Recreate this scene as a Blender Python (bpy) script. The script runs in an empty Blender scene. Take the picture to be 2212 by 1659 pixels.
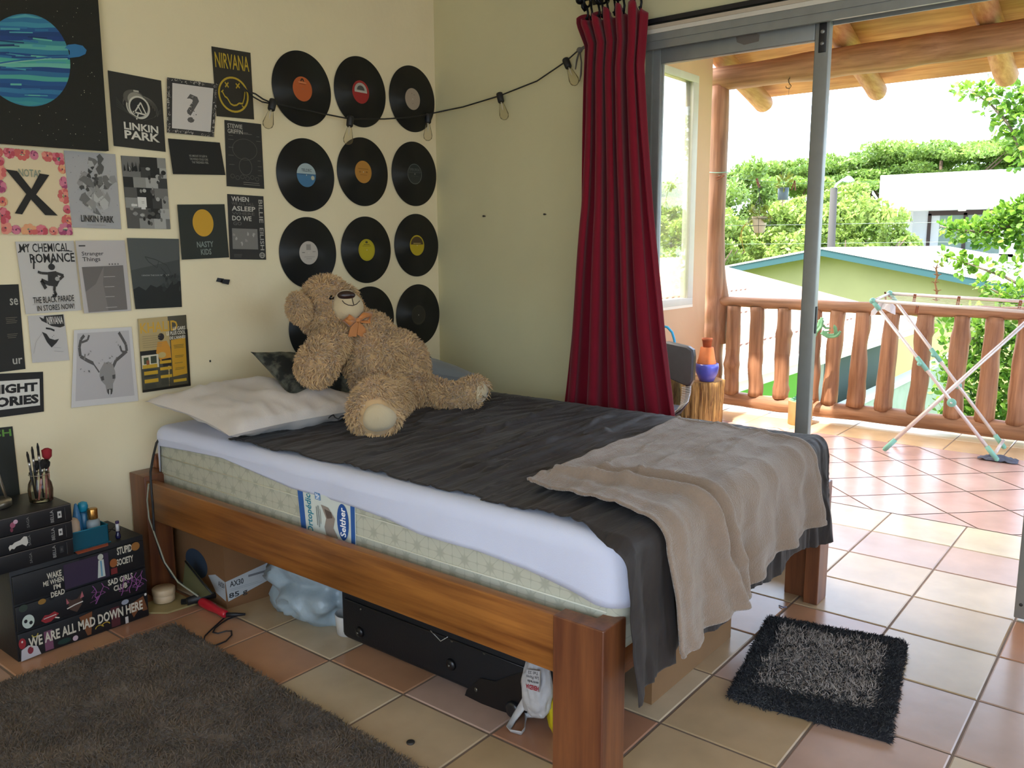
import bpy, bmesh, math, random
import numpy as np
from mathutils import Vector, Matrix, noise
C = bpy.context.scene
COL = C.collection
random.seed(7)
PI = math.pi
# ------------------------------------------------------------------ camera
CF, CX, CY, CZ, YAW, PITCH, ROLL = 1815.3568, -3.10469, -2.94194, 1.25892, 0.89849, -0.16342, -0.00393
def cam_axes():
    cy, sy = math.cos(YAW), math.sin(YAW); cp, sp = math.cos(PITCH), math.sin(PITCH)
    F = Vector((sy*cp, cy*cp, sp)); R = Vector((cy, -sy, 0)); U = R.cross(F)
    c, s = math.cos(ROLL), math.sin(ROLL)
    return F, R*c+U*s, U*c-R*s
FW, RT, UP = cam_axes()
CAM = Vector((CX, CY, CZ))
cd = bpy.data.cameras.new('camera'); cam = bpy.data.objects.new('camera', cd); COL.objects.link(cam)
cd.sensor_width = 36; cd.lens = CF*36/2212; cd.clip_start = 0.05; cd.clip_end = 500
m = Matrix.Identity(4)
for i in range(3):
    m[i][0], m[i][1], m[i][2], m[i][3] = RT[i], UP[i], -FW[i], CAM[i]
cam.matrix_world = m
C.camera = cam
# ------------------------------------------------------------------ light
w = bpy.data.worlds.new('world'); C.world = w; w.use_nodes = True
bg = w.node_tree.nodes['Background']
sky = w.node_tree.nodes.new('ShaderNodeTexSky'); sky.sky_type = 'NISHITA'; sky.sun_disc = False
sky.sun_elevation = math.radians(62); sky.dust_density = 6; sky.air_density = 0.8; sky.ozone_density = 0.6
mx = w.node_tree.nodes.new('ShaderNodeMixRGB'); mx.inputs[0].default_value = 0.8
mx.inputs[2].default_value = (0.66, 0.82, 1.0, 1)       # bright hazy overcast-white tropical sky
w.node_tree.links.new(sky.outputs[0], mx.inputs[1]); w.node_tree.links.new(mx.outputs[0], bg.inputs[0])
bg.inputs[1].default_value = 3.3
SUN_DIR = Vector((0.45, -0.05, -0.89)).normalized()      # from behind the house, steep
sd = bpy.data.lights.new('sun', 'SUN'); sd.energy = 8.0; sd.angle = math.radians(0.6); sd.color = (1.0, 0.95, 0.86)
so = bpy.data.objects.new('sun', sd); COL.objects.link(so); so.location = (-3, 1, 12)
so.rotation_euler = SUN_DIR.to_track_quat('-Z', 'Y').to_euler()
C.view_settings.view_transform = 'Standard'; C.view_settings.look = 'None'
C.view_settings.exposure = 0.45; C.view_settings.gamma = 1.0; C.view_settings.use_curve_mapping = False
C.cycles.max_bounces = 10; C.cycles.diffuse_bounces = 6; C.cycles.glossy_bounces = 4; C.cycles.transmission_bounces = 6
C.cycles.transparent_max_bounces = 12; C.cycles.sample_clamp_indirect = 8
C.cycles.caustics_reflective = False; C.cycles.caustics_refractive = False
C.cycles.use_denoising = True

# ------------------------------------------------------------------ helpers
def at(ax, v, x, y):
    """world point seen at photo pixel x,y on the plane ax = v"""
    i = 'xyz'.index(ax); d = FW + RT*((x-1106)/CF) - UP*((y-829.5)/CF)
    return CAM + d*((v-CAM[i])/d[i])
def lin(h):
    if isinstance(h, (tuple, list)): return tuple(h[:3])
    h = h.lstrip('#'); r = [int(h[i:i+2], 16)/255 for i in (0, 2, 4)]
    return tuple(c/12.92 if c <= .04045 else ((c+.055)/1.055)**2.4 for c in r)
MC = {}
def M(col, rough=.6, metal=0, var=0, scale=8, bump=0, bscale=60, spec=.5, sheen=0, trans=0, alpha=1, name=None, coat=0, kind='noise', stretch=(1,1,1), col2=None, detail=4, emit=0):
    key = (str(col), rough, metal, var, scale, bump, bscale, spec, sheen, trans, alpha, coat, kind, stretch, str(col2), detail)
    if key in MC: return MC[key]
    mt = bpy.data.materials.new(name or 'mat'); mt.use_nodes = True; n = mt.node_tree.nodes; L = mt.node_tree.links
    b = n['Principled BSDF']; c = lin(col)
    b.inputs['Base Color'].default_value = (*c, 1); b.inputs['Roughness'].default_value = rough; b.inputs['Metallic'].default_value = metal
    b.inputs['Specular IOR Level'].default_value = spec; b.inputs['Sheen Weight'].default_value = sheen
    b.inputs['Sheen Roughness'].default_value = .5; b.inputs['Coat Weight'].default_value = coat
    b.inputs['Transmission Weight'].default_value = trans; b.inputs['Alpha'].default_value = alpha
    if var or bump or col2:
        tc = n.new('ShaderNodeTexCoord'); mp = n.new('ShaderNodeMapping'); mp.inputs['Scale'].default_value = stretch
        L.new(tc.outputs['Object'], mp.inputs[0])
    if var or col2:
        if kind == 'wave':
            t = n.new('ShaderNodeTexWave'); t.inputs['Scale'].default_value = scale; t.inputs['Distortion'].default_value = 6
            t.inputs['Detail'].default_value = detail; t.inputs['Detail Scale'].default_value = 1.5; out = t.outputs['Fac']
        else:
            t = n.new('ShaderNodeTexNoise'); t.inputs['Scale'].default_value = scale; t.inputs['Detail'].default_value = detail; out = t.outputs['Fac']
        L.new(mp.outputs[0], t.inputs[0])
        r = n.new('ShaderNodeValToRGB'); r.color_ramp.elements[0].position = .3; r.color_ramp.elements[1].position = .72
        c2 = lin(col2) if col2 else tuple(min(1, x*(1+var)) for x in c); c1 = c if col2 else tuple(x*(1-var) for x in c)
        r.color_ramp.elements[0].color = (*c1, 1); r.color_ramp.elements[1].color = (*c2, 1)
        L.new(out, r.inputs[0]); L.new(r.outputs[0], b.inputs['Base Color'])
    if bump:
        t = n.new('ShaderNodeTexNoise'); t.inputs['Scale'].default_value = bscale; t.inputs['Detail'].default_value = 3
        L.new(mp.outputs[0], t.inputs[0]); bn = n.new('ShaderNodeBump'); bn.inputs['Strength'].default_value = min(1, bump); bn.inputs['Distance'].default_value = .01
        L.new(t.outputs['Fac'], bn.inputs['Height']); L.new(bn.outputs[0], b.inputs['Normal'])
    MC[key] = mt
    return mt
def attr_mat(name, rough, var=.08, scale=3, bump=.0, bscale=40, spec=.5, sheen=0, coat=0):
    """base colour taken from the mesh's own per-face colour attribute, broken up by noise"""
    mt = bpy.data.materials.new(name); mt.use_nodes = True; n = mt.node_tree.nodes; L = mt.node_tree.links; b = n['Principled BSDF']
    a = n.new('ShaderNodeAttribute'); a.attribute_name = 'col'; tc = n.new('ShaderNodeTexCoord')
    t = n.new('ShaderNodeTexNoise'); t.inputs['Scale'].default_value = scale; t.inputs['Detail'].default_value = 5; L.new(tc.outputs['Object'], t.inputs[0])
    mr = n.new('ShaderNodeMapRange'); mr.inputs[1].default_value = .3; mr.inputs[2].default_value = .7; mr.inputs[3].default_value = 1-var; mr.inputs[4].default_value = 1+var
    L.new(t.outputs['Fac'], mr.inputs[0]); v = n.new('ShaderNodeVectorMath'); v.operation = 'SCALE'
    L.new(a.outputs['Color'], v.inputs[0]); L.new(mr.outputs[0], v.inputs['Scale']); L.new(v.outputs[0], b.inputs['Base Color'])
    b.inputs['Roughness'].default_value = rough; b.inputs['Specular IOR Level'].default_value = spec; b.inputs['Sheen Weight'].default_value = sheen; b.inputs['Coat Weight'].default_value = coat
    if bump:
        t2 = n.new('ShaderNodeTexNoise'); t2.inputs['Scale'].default_value = bscale; L.new(tc.outputs['Object'], t2.inputs[0])
        bn = n.new('ShaderNodeBump'); bn.inputs['Strength'].default_value = bump; bn.inputs['Distance'].default_value = .01
        L.new(t2.outputs['Fac'], bn.inputs['Height']); L.new(bn.outputs[0], b.inputs['Normal'])
    return mt
def wood_mat(name, c1, c2, axis='x', rough=.45, scale=3, coat=0, bump=.15, fine=1.0):
    mt = bpy.data.materials.new(name); mt.use_nodes = True; n = mt.node_tree.nodes; L = mt.node_tree.links; b = n['Principled BSDF']
    tc = n.new('ShaderNodeTexCoord'); mp = n.new('ShaderNodeMapping'); s = [14.0*fine]*3; s['xyz'.index(axis)] = .7
    mp.inputs['Scale'].default_value = s; L.new(tc.outputs['Object'], mp.inputs[0])
    t = n.new('ShaderNodeTexNoise'); t.inputs['Scale'].default_value = scale; t.inputs['Detail'].default_value = 6; t.inputs['Roughness'].default_value = .6
    L.new(mp.outputs[0], t.inputs[0]); r = n.new('ShaderNodeValToRGB')
    r.color_ramp.elements[0].position = .32; r.color_ramp.elements[0].color = (*lin(c1), 1)
    r.color_ramp.elements[1].position = .68; r.color_ramp.elements[1].color = (*lin(c2), 1)
    L.new(t.outputs['Fac'], r.inputs[0])
    t3 = n.new('ShaderNodeTexNoise'); t3.inputs['Scale'].default_value = 2.5; L.new(tc.outputs['Object'], t3.inputs[0])
    mr = n.new('ShaderNodeMapRange'); mr.inputs[1].default_value = .3; mr.inputs[2].default_value = .7; mr.inputs[3].default_value = .78; mr.inputs[4].default_value = 1.18
    L.new(t3.outputs['Fac'], mr.inputs[0]); v = n.new('ShaderNodeVectorMath'); v.operation = 'SCALE'
    L.new(r.outputs[0], v.inputs[0]); L.new(mr.outputs[0], v.inputs['Scale']); L.new(v.outputs[0], b.inputs['Base Color'])
    b.inputs['Roughness'].default_value = rough; b.inputs['Coat Weight'].default_value = coat; b.inputs['Coat Roughness'].default_value = .2
    bn = n.new('ShaderNodeBump'); bn.inputs['Strength'].default_value = bump; bn.inputs['Distance'].default_value = .004
    L.new(t.outputs['Fac'], bn.inputs['Height']); L.new(bn.outputs[0], b.inputs['Normal'])
    return mt
def glass_mat(name, tint='ffffff', gloss=.12, haze=0.0):
    mt = bpy.data.materials.new(name); mt.use_nodes = True; n = mt.node_tree.nodes; L = mt.node_tree.links; n.remove(n['Principled BSDF'])
    o = n['Material Output']; tr = n.new('ShaderNodeBsdfTransparent'); tr.inputs[0].default_value = (*lin(tint), 1)
    gl = n.new('ShaderNodeBsdfGlossy'); gl.inputs['Roughness'].default_value = .02; fr = n.new('ShaderNodeFresnel'); fr.inputs[0].default_value = 1.35 if .05 < gloss < .2 else (1.5 if gloss > .2 else 1.12)
    m1 = n.new('ShaderNodeMixShader'); L.new(fr.outputs[0], m1.inputs[0]); L.new(tr.outputs[0], m1.inputs[1]); L.new(gl.outputs[0], m1.inputs[2])
    last = m1
    if haze:
        df = n.new('ShaderNodeBsdfTranslucent'); df.inputs[0].default_value = (*lin('fff6e0'), 1); m2 = n.new('ShaderNodeMixShader'); m2.inputs[0].default_value = haze
        L.new(m1.outputs[0], m2.inputs[1]); L.new(df.outputs[0], m2.inputs[2]); last = m2
    L.new(last.outputs[0], o.inputs[0]); return mt
def leaf_mat(name, c1, c2):
    mt = bpy.data.materials.new(name); mt.use_nodes = True; n = mt.node_tree.nodes; L = mt.node_tree.links; b = n['Principled BSDF']; o = n['Material Output']
    a = n.new('ShaderNodeAttribute'); a.attribute_name = 'col'; mixc = n.new('ShaderNodeMixRGB'); L.new(a.outputs['Fac'], mixc.inputs[0])
    mixc.inputs[1].default_value = (*lin(c1), 1); mixc.inputs[2].default_value = (*lin(c2), 1)
    L.new(mixc.outputs[0], b.inputs['Base Color']); b.inputs['Roughness'].default_value = .45
    t = n.new('ShaderNodeBsdfTranslucent'); L.new(mixc.outputs[0], t.inputs[0]); ms = n.new('ShaderNodeMixShader'); ms.inputs[0].default_value = .42
    L.new(b.outputs[0], ms.inputs[1]); L.new(t.outputs[0], ms.inputs[2]); L.new(ms.outputs[0], o.inputs[0]); return mt

def fit(o, label=None, cat=None, group=None, kind=None):
    if label: o['label'] = label
    if cat: o['category'] = cat
    if group: o['group'] = group
    if kind: o['kind'] = kind
    return o
def empty(name, loc, label, cat, group=None, rz=0):
    o = bpy.data.objects.new(name, None); COL.objects.link(o); o.location = loc; o.rotation_euler = (0, 0, rz); o.empty_display_size = .1
    bpy.context.view_layer.update()
    return fit(o, label, cat, group)
_cyl = {}
class MB:
    """collects geometry in world (or local) coordinates and links it as one mesh object"""
    def __init__(s): s.v = []; s.f = []; s.m = []; s.mats = []; s.c = []; s.sm = []
    def mi(s, mat):
        if mat not in s.mats: s.mats.append(mat)
        return s.mats.index(mat)
    def add(s, vs, fs, mat, smooth=False, col=None):
        k = len(s.v); i = s.mi(mat)
        s.v += [tuple(p) for p in vs]
        for f in fs: s.f.append(tuple(q+k for q in f)); s.m.append(i); s.c.append(col); s.sm.append(smooth)
        return s
    def box(s, a, b, mat, bev=0, M4=None, col=None):
        x0, x1 = sorted((a[0], b[0])); y0, y1 = sorted((a[1], b[1])); z0, z1 = sorted((a[2], b[2]))
        if bev <= 0:
            vs = [(x, y, z) for z in (z0, z1) for y in (y0, y1) for x in (x0, x1)]
            fs = [(0,2,3,1), (4,5,7,6), (0,1,5,4), (2,6,7,3), (0,4,6,2), (1,3,7,5)]
        else:
            bm = bmesh.new(); bmesh.ops.create_cube(bm, size=1)
            for v in bm.verts: v.co = Vector(((x0+x1)/2+v.co.x*(x1-x0), (y0+y1)/2+v.co.y*(y1-y0), (z0+z1)/2+v.co.z*(z1-z0)))
            bmesh.ops.bevel(bm, geom=bm.edges[:], offset=bev, segments=3, affect='EDGES', profile=.5)
            bm.verts.index_update(); vs = [v.co.copy() for v in bm.verts]; fs = [[q.index for q in f.verts] for f in bm.faces]; bm.free()
        if M4 is not None: vs = [M4 @ Vector(p) for p in vs]
        return s.add(vs, fs, mat, bev > 0, col)
    def tube(s, pts, rad, mat, seg=10, cap=True, closed=False, smooth=True, col=None, flat=None):
        pts = [Vector(p) for p in pts]; n = len(pts)
        if not hasattr(rad, '__len__'): rad = [rad]*n
        vs = []; prev = None
        for i, p in enumerate(pts):
            if closed: t = pts[(i+1) % n]-pts[i-1]
            else: t = pts[min(i+1, n-1)]-pts[max(i-1, 0)]
            t = t.normalized() if t.length > 1e-9 else Vector((0,0,1))
            if prev is None:
                a = Vector((0,0,1)) if abs(t.z) < .9 else Vector((1,0,0)); prev = (a - t*a.dot(t)).normalized()
            else:
                q = prev - t*prev.dot(t); prev = q.normalized() if q.length > 1e-6 else prev
            bvec = t.cross(prev)
            for j in range(seg):
                an = 2*PI*j/seg; r = rad[i](an) if callable(rad[i]) else rad[i]
                vs.append(p + prev*math.cos(an)*r + bvec*math.sin(an)*r*(flat or 1))
        fs = []
        for i in range(n if closed else n-1):
            for j in range(seg):
                a = i*seg+j; b2 = i*seg+(j+1) % seg; c = ((i+1) % n)*seg+(j+1) % seg; d = ((i+1) % n)*seg+j
                fs.append((a, b2, c, d))
        s.add(vs, fs, mat, smooth, col)
        if cap and not closed:
            k = len(s.v)-len(vs); i = s.mi(mat)
            s.f.append(tuple(k+j for j in reversed(range(seg)))); s.m.append(i); s.c.append(col); s.sm.append(False)
            s.f.append(tuple(k+(n-1)*seg+j for j in range(seg))); s.m.append(i); s.c.append(col); s.sm.append(False)
        return s
    def lathe(s, prof, c, mat, seg=24, M4=None, smooth=True):
        """prof = [(r,z)...] about the vertical through c"""
        vs = []; fs = []
        for r, z in prof:
            for j in range(seg):
                a = 2*PI*j/seg; p = Vector((r*math.cos(a), r*math.sin(a), z))
                if M4 is not None: p = M4.to_3x3() @ p
                vs.append(p+Vector(c))
        for i in range(len(prof)-1):
            for j in range(seg):
                fs.append((i*seg+j, i*seg+(j+1) % seg, (i+1)*seg+(j+1) % seg, (i+1)*seg+j))
        fs.append(tuple(reversed(range(seg)))); fs.append(tuple((len(prof)-1)*seg+j for j in range(seg)))
        return s.add(vs, fs, mat, smooth)
    def grid(s, fn, nu, nv, mat, smooth=True, col=None, thick=None):
        vs = [Vector(fn(i/nu, j/nv)) for j in range(nv+1) for i in range(nu+1)]
        fs = [(j*(nu+1)+i, j*(nu+1)+i+1, (j+1)*(nu+1)+i+1, (j+1)*(nu+1)+i) for j in range(nv) for i in range(nu)]
        return s.add(vs, fs, mat, smooth, col)
    def ball(s, c, r, mat, sub=2, M4=None):
        bm = bmesh.new(); bmesh.ops.create_icosphere(bm, subdivisions=sub, radius=1); rr = r if hasattr(r, '__len__') else (r, r, r)
        vs = []
        for v in bm.verts:
            p = Vector((v.co.x*rr[0], v.co.y*rr[1], v.co.z*rr[2]))
            if M4 is not None: p = M4.to_3x3() @ p
            vs.append(p+Vector(c))
        bm.verts.index_update(); fs = [[q.index for q in f.verts] for f in bm.faces]; bm.free()
        return s.add(vs, fs, mat, True)
    def prism(s, poly, ax, a, b, mat, col=None):
        """2-D polygon extruded along axis ax from a to b (poly given in the two other axes, in order)"""
        def p3(u, v, t): return (t, u, v) if ax == 'x' else ((u, t, v) if ax == 'y' else (u, v, t))
        n = len(poly); vs = [p3(u, v, a) for u, v in poly]+[p3(u, v, b) for u, v in poly]
        fs = [tuple(range(n)), tuple(reversed(range(n, 2*n)))]+[(i, (i+1) % n, n+(i+1) % n, n+i) for i in range(n)]
        return s.add(vs, fs, mat, False, col)
    def build(s, name, parent=None, label=None, cat=None, group=None, kind=None, world=True, solid=0, recalc=True):
        me = bpy.data.meshes.new(name); me.from_pydata([tuple(v) for v in s.v], [], s.f); 
        for mt in s.mats: me.materials.append(mt)
        me.polygons.foreach_set('material_index', s.m); me.polygons.foreach_set('use_smooth', s.sm)
        if any(c is not None for c in s.c):
            a = me.color_attributes.new('col', 'FLOAT_COLOR', 'CORNER'); arr = []
            for p, c in zip(me.polygons, s.c):
                c = c if c is not None else (.5, .5, .5)
                arr += [c[0], c[1], c[2], 1.0]*p.loop_total
            a.data.foreach_set('color', arr)
        me.update()
        if recalc:
            bm = bmesh.new(); bm.from_mesh(me); bmesh.ops.recalc_face_normals(bm, faces=bm.faces[:]); bm.to_mesh(me); bm.free()
        o = bpy.data.objects.new(name, me); COL.objects.link(o)
        if parent is not None:
            o.parent = parent
            if world: o.matrix_parent_inverse = parent_inv(parent)
        if solid:
            md = o.modifiers.new('s', 'SOLIDIFY'); md.thickness = solid; md.offset = 0
        return fit(o, label, cat, group, kind)
def parent_inv(p):
    mm = Matrix.LocRotScale(p.location, p.rotation_euler, p.scale)
    if p.parent: mm = Matrix.LocRotScale(p.parent.location, p.parent.rotation_euler, p.parent.scale) @ p.matrix_parent_inverse @ mm if p.type != 'EMPTY' else parent_inv(p.parent).inverted() @ mm
    return mm.inverted()
def wmat(o):
    mm = Matrix.LocRotScale(o.location, o.rotation_euler, o.scale)
    return mm if o.parent is None else wmat(o.parent) @ o.matrix_parent_inverse @ mm
def parent_inv(p): return wmat(p).inverted()
def copy_tree(o, parent=None):
    c = o.copy(); COL.objects.link(c)
    if parent is not None: c.parent = parent
    for ch in [x for x in COL.objects if x.parent == o and x != c]: copy_tree(ch, c)
    return c
_tx = {}
def text_geo(t, bold=0.0):
    """letters as flat polygons in a unit box (u right, v down)"""
    if (t, bold) in _tx: return _tx[(t, bold)]
    cu = bpy.data.curves.new('t', 'FONT'); cu.body = t; cu.size = 1; cu.offset = bold; cu.resolution_u = 2; cu.align_x = 'CENTER'; cu.space_line = .8
    ob = bpy.data.objects.new('t', cu); COL.objects.link(ob); bpy.context.view_layer.update()
    me = bpy.data.meshes.new_from_object(ob.evaluated_get(bpy.context.evaluated_depsgraph_get()))
    vs = [v.co.copy() for v in me.vertices]; fs = [tuple(p.vertices) for p in me.polygons]
    bpy.data.objects.remove(ob); bpy.data.curves.remove(cu); bpy.data.meshes.remove(me)
    x0 = min(v.x for v in vs); x1 = max(v.x for v in vs); y0 = min(v.y for v in vs); y1 = max(v.y for v in vs)
    _tx[(t, bold)] = ([((v.x-x0)/(x1-x0+1e-9), (y1-v.y)/(y1-y0+1e-9)) for v in vs], fs)
    return _tx[(t, bold)]
def art(mb, fn, items, rough=.7):
    """flat printed shapes on the surface fn(u, v, layer); u right 0..1, v down 0..1"""
    lay = 1; inc = min(1, 10/max(1, len(items)))
    for it in items:
        k = it[0]
        if k == 't':
            _, t, u0, v0, u1, v1, col = it[:7]; rot = it[7] if len(it) > 7 else 0; bold = it[8] if len(it) > 8 else .012
            vs, fs = text_geo(t, bold); out = []
            for a, b in vs:
                if rot == 90: a, b = b, 1-a                # reads bottom to top
                elif rot == -90: a, b = 1-b, a             # reads top to bottom
                elif rot == 180: a, b = 1-a, 1-b
                out.append(fn(u0+(u1-u0)*a, v0+(v1-v0)*b, lay))
            mb.add(out, fs, M(col, rough))
        elif k == 'r':
            _, u0, v0, u1, v1, col = it; mb.add([fn(u0,v0,lay), fn(u1,v0,lay), fn(u1,v1,lay), fn(u0,v1,lay)], [(0,1,2,3)], M(col, rough))
        elif k == 'p':
            mb.add([fn(u, v, lay) for u, v in it[1]], [tuple(range(len(it[1])))], M(it[2], rough))
        elif k == 'c':
            _, cu_, cv, ru, rv, col = it[:6]; a0, a1 = (it[6], it[7]) if len(it) > 7 else (0, 360); n = 28 if ru < .2 else 64
            mb.add([fn(cu_+ru*math.cos(math.radians(a0+(a1-a0)*i/n)), cv+rv*math.sin(math.radians(a0+(a1-a0)*i/n)), lay) for i in range(n+(a1-a0 != 360))], [tuple(range(n+(a1-a0 != 360)))], M(col, rough))
        elif k == 'o':                                     # ring or arc
            _, cu_, cv, ru, rv, wd, col = it[:7]; a0, a1 = (it[7], it[8]) if len(it) > 8 else (0, 360); n = 32; vs = []
            for i in range(n+1):
                a = math.radians(a0+(a1-a0)*i/n)
                for kk in (1, -1): vs.append(fn(cu_+(ru+kk*wd)*math.cos(a), cv+(rv+kk*wd*rv/ru)*math.sin(a), lay))
            mb.add(vs, [(2*i, 2*i+1, 2*i+3, 2*i+2) for i in range(n)], M(col, rough))
        elif k == 'l':                                     # polyline of width wd
            _, pts, wd, col = it; vs = []; fs = []
            for (a, b), (c2, d) in zip(pts, pts[1:]):
                L = math.hypot(c2-a, d-b)+1e-9; nx, ny = -(d-b)/L*wd, (c2-a)/L*wd; q = len(vs)
                vs += [fn(a+nx, b+ny, lay), fn(c2+nx, d+ny, lay), fn(c2-nx, d-ny, lay), fn(a-nx, b-ny, lay)]; fs.append((q, q+1, q+2, q+3))
            mb.add(vs, fs, M(col, rough))
        lay += inc
def quadfn(tl, tr, br, bl, nrm, step=.00035):
    tl, tr, br, bl = map(Vector, (tl, tr, br, bl)); nrm = Vector(nrm)
    def fn(u, v, lay=0): return (tl*(1-u)+tr*u)*(1-v)+(bl*(1-u)+br*u)*v + nrm*(step*lay)
    return fn
def sheet(mb, fn, mat, th=.0012):
    """a thin sheet with real thickness behind fn's surface"""
    a = [fn(0,0,0), fn(1,0,0), fn(1,1,0), fn(0,1,0)]; n = (fn(0,0,1)-fn(0,0,0)).normalized()*-th
    b = [p+n for p in a]
    mb.add(a+b, [(0,1,2,3), (7,6,5,4), (0,4,5,1), (1,5,6,2), (2,6,7,3), (3,7,4,0)], mat)
def vn(p, s=1.0): return noise.noise(Vector(p)*s)
def structure(mb, name, **k): return mb.build(name, kind='structure', **k)
# ================================================================== the room
S = 0.3223; OX = 0.6921; OY = -1.6374
aluw0 = M('cfc9bb', .5)
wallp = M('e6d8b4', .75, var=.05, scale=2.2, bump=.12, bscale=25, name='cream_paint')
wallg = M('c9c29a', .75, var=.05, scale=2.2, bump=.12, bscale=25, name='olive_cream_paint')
# floor tiles: every tile its own slightly raised face on a grout bed
grout = M('7d6a5c', .9, var=.15, scale=12)
tile = attr_mat('glazed_floor_tile', .25, var=.13, scale=4.5, bump=.05, bscale=18, spec=.38)
rnd = random.Random(5)
def tilecol(a, b):
    r = rnd.random()
    beige = [lin('bda27e'), lin('c0a98a'), lin('b79c78'), lin('c4b092')]; terra = [lin('b08062'), lin('b58868'), lin('a87a60')]; pink = [lin('b89886'), lin('b79a8a')]
    force = {(3,1): 1, (7,-4): 1, (8,-4): 1, (7,-5): 1, (8,-5): 1, (3,3): 2, (4,3): 2, (3,4): 1, (8,-2): 3, (7,-2): 3}
    if (a, b) in force:
        k = force[(a, b)]; return rnd.choice({1: terra, 2: pink, 3: beige}[k])
    if a == 0: return rnd.choice(pink)
    if a < 0 or b > 3 and a < 3: return lin('c8b89c')
    return rnd.choice(beige) if r < .72 else (rnd.choice(pink) if r < .88 else rnd.choice(terra))
mb = MB(); mb.box((-4.7, -5.2, -.12), (1.014, .02, -.0025), grout); g = .0032
def tiles(mb, cells):
    for x0, x1, y0, y1, c in cells:
        if x1-x0 < .01 or y1-y0 < .01: continue
        e = .0035; vs = [(x0+g, y0+g, -.0025), (x1-g, y0+g, -.0025), (x1-g, y1-g, -.0025), (x0+g, y1-g, -.0025),
              (x0+g+e, y0+g+e, 0), (x1-g-e, y0+g+e, 0), (x1-g-e, y1-g-e, 0), (x0+g+e, y1-g-e, 0)]
        mb.add(vs, [(4,5,6,7), (0,1,5,4), (1,2,6,5), (2,3,7,6), (3,0,4,7)], tile, False, c)
cells = []
for a in range(-1, 17):
    for b in range(-6, 12):
        x1, x0 = OX-a*S, OX-(a+1)*S; y1, y0 = OY-b*S, OY-(b+1)*S
        y1 = min(y1, 0.0)
        if y0 >= y1: continue
        cells.append((x0, x1, y0, y1, tilecol(a, b)))
tiles(mb, cells); structure(mb, 'floor')
# balcony floor: field of diagonal pink tiles, aligned beige border
mb = MB(); mb.box((1.014, -5.2, -.12), (3.12, -.1, -.0025), grout)
def clip(poly, ax, v, keep):
    out = []
    for i in range(len(poly)):
        a, b = poly[i], poly[(i+1) % len(poly)]; ia, ib = keep(a[ax], v), keep(b[ax], v)
        if ia: out.append(a)
        if ia != ib:
            t = (v-a[ax])/(b[ax]-a[ax]); out.append((a[0]+(b[0]-a[0])*t, a[1]+(b[1]-a[1])*t))
    return out
d45 = math.sqrt(.5); SS = .318
for i in range(-14, 16):
    for j in range(-14, 16):
        def rp(u, v): return (1.62+(u-v)*d45, -1.72+(u+v)*d45)
        e = g+.001; P4 = [rp(i*SS+e, j*SS+e), rp((i+1)*SS-e, j*SS+e), rp((i+1)*SS-e, (j+1)*SS-e), rp(i*SS+e, (j+1)*SS-e)]
        P4 = clip(P4, 0, 1.017, lambda a, v: a > v)
        if len(P4) > 2: P4 = clip(P4, 0, 2.525, lambda a, v: a < v)
        if len(P4) > 2: P4 = clip(P4, 1, -5.19, lambda a, v: a > v)
        if len(P4) > 2: P4 = clip(P4, 1, -.12, lambda a, v: a < v)
        if len(P4) > 2: mb.add([(x, y, 0) for x, y in P4], [tuple(range(len(P4)))], tile, False, rnd.choice([lin('c09c92'), lin('bb968a'), lin('c4a298')]))
for b in range(-6, 12):
    y1, y0 = OY-b*S+.09, OY-(b+1)*S+.09
    if y0 > -.12: continue
    tiles(mb, [(2.53, 2.85, y0, min(y1, -.12), lin('d3b48c')), (2.856, 3.1, y0, min(y1, -.12), lin('d8c3a6'))])
structure(mb, 'floor_balcony')
mb = MB(); mb.box((3.1, -5.2, -.35), (3.14, .1, .0), M('d8cdbd', .8)); structure(mb, 'trim_1')
# walls
DY0, DY1, DH = -1.15, -4.2, 2.07
mb = MB(); mb.box((-4.7, 0, -.1), (0.0, .16, 2.9), wallp); structure(mb, 'wall_left')
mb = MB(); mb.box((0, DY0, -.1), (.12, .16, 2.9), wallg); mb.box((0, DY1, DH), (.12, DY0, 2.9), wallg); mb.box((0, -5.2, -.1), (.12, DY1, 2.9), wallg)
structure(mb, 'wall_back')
W3a, W3b, W3c, W3d = -4.95, -1.9, .1, 2.35  # unseen window opening, added to brighten the room and the bed side
mb = MB(); mb.box((-4.85, -5.2, -.1), (-4.7, W3a, 2.9), wallp); mb.box((-4.85, W3b, -.1), (-4.7, .16, 2.9), wallp); mb.box((-4.85, W3a, W3d), (-4.7, W3b, 2.9), wallp); mb.box((-4.85, W3a, -.1), (-4.7, W3b, W3c), wallp); structure(mb, 'wall_right')
mb = MB()
for y0 in (W3a, (W3a+W3b)/2-.03, W3b-.06): mb.box((-4.80, y0, W3c+.06), (-4.76, y0+.06, W3d-.06), aluw0)
mb.box((-4.80, W3a, W3c), (-4.76, W3b, W3c+.06), aluw0); mb.box((-4.80, W3a, W3d-.06), (-4.76, W3b, W3d), aluw0); structure(mb, 'window_added_3')
mb = MB()   # wall behind the camera; its window opening is added to brighten the room
mb.box((-4.7, -5.35, -.1), (.12, -5.2, .9), wallp); mb.box((-4.7, -5.35, 2.2), (.12, -5.2, 2.9), wallp); mb.box((-4.7, -5.35, .9), (-3.9, -5.2, 2.2), wallp); mb.box((-1.0, -5.35, .9), (.12, -5.2, 2.2), wallp)
structure(mb, 'wall_front')
mb = MB(); mb.box((-4.85, -5.35, 2.9), (.12, .16, 3.05), M('d8cdb4', .8)); structure(mb, 'ceiling')
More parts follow.
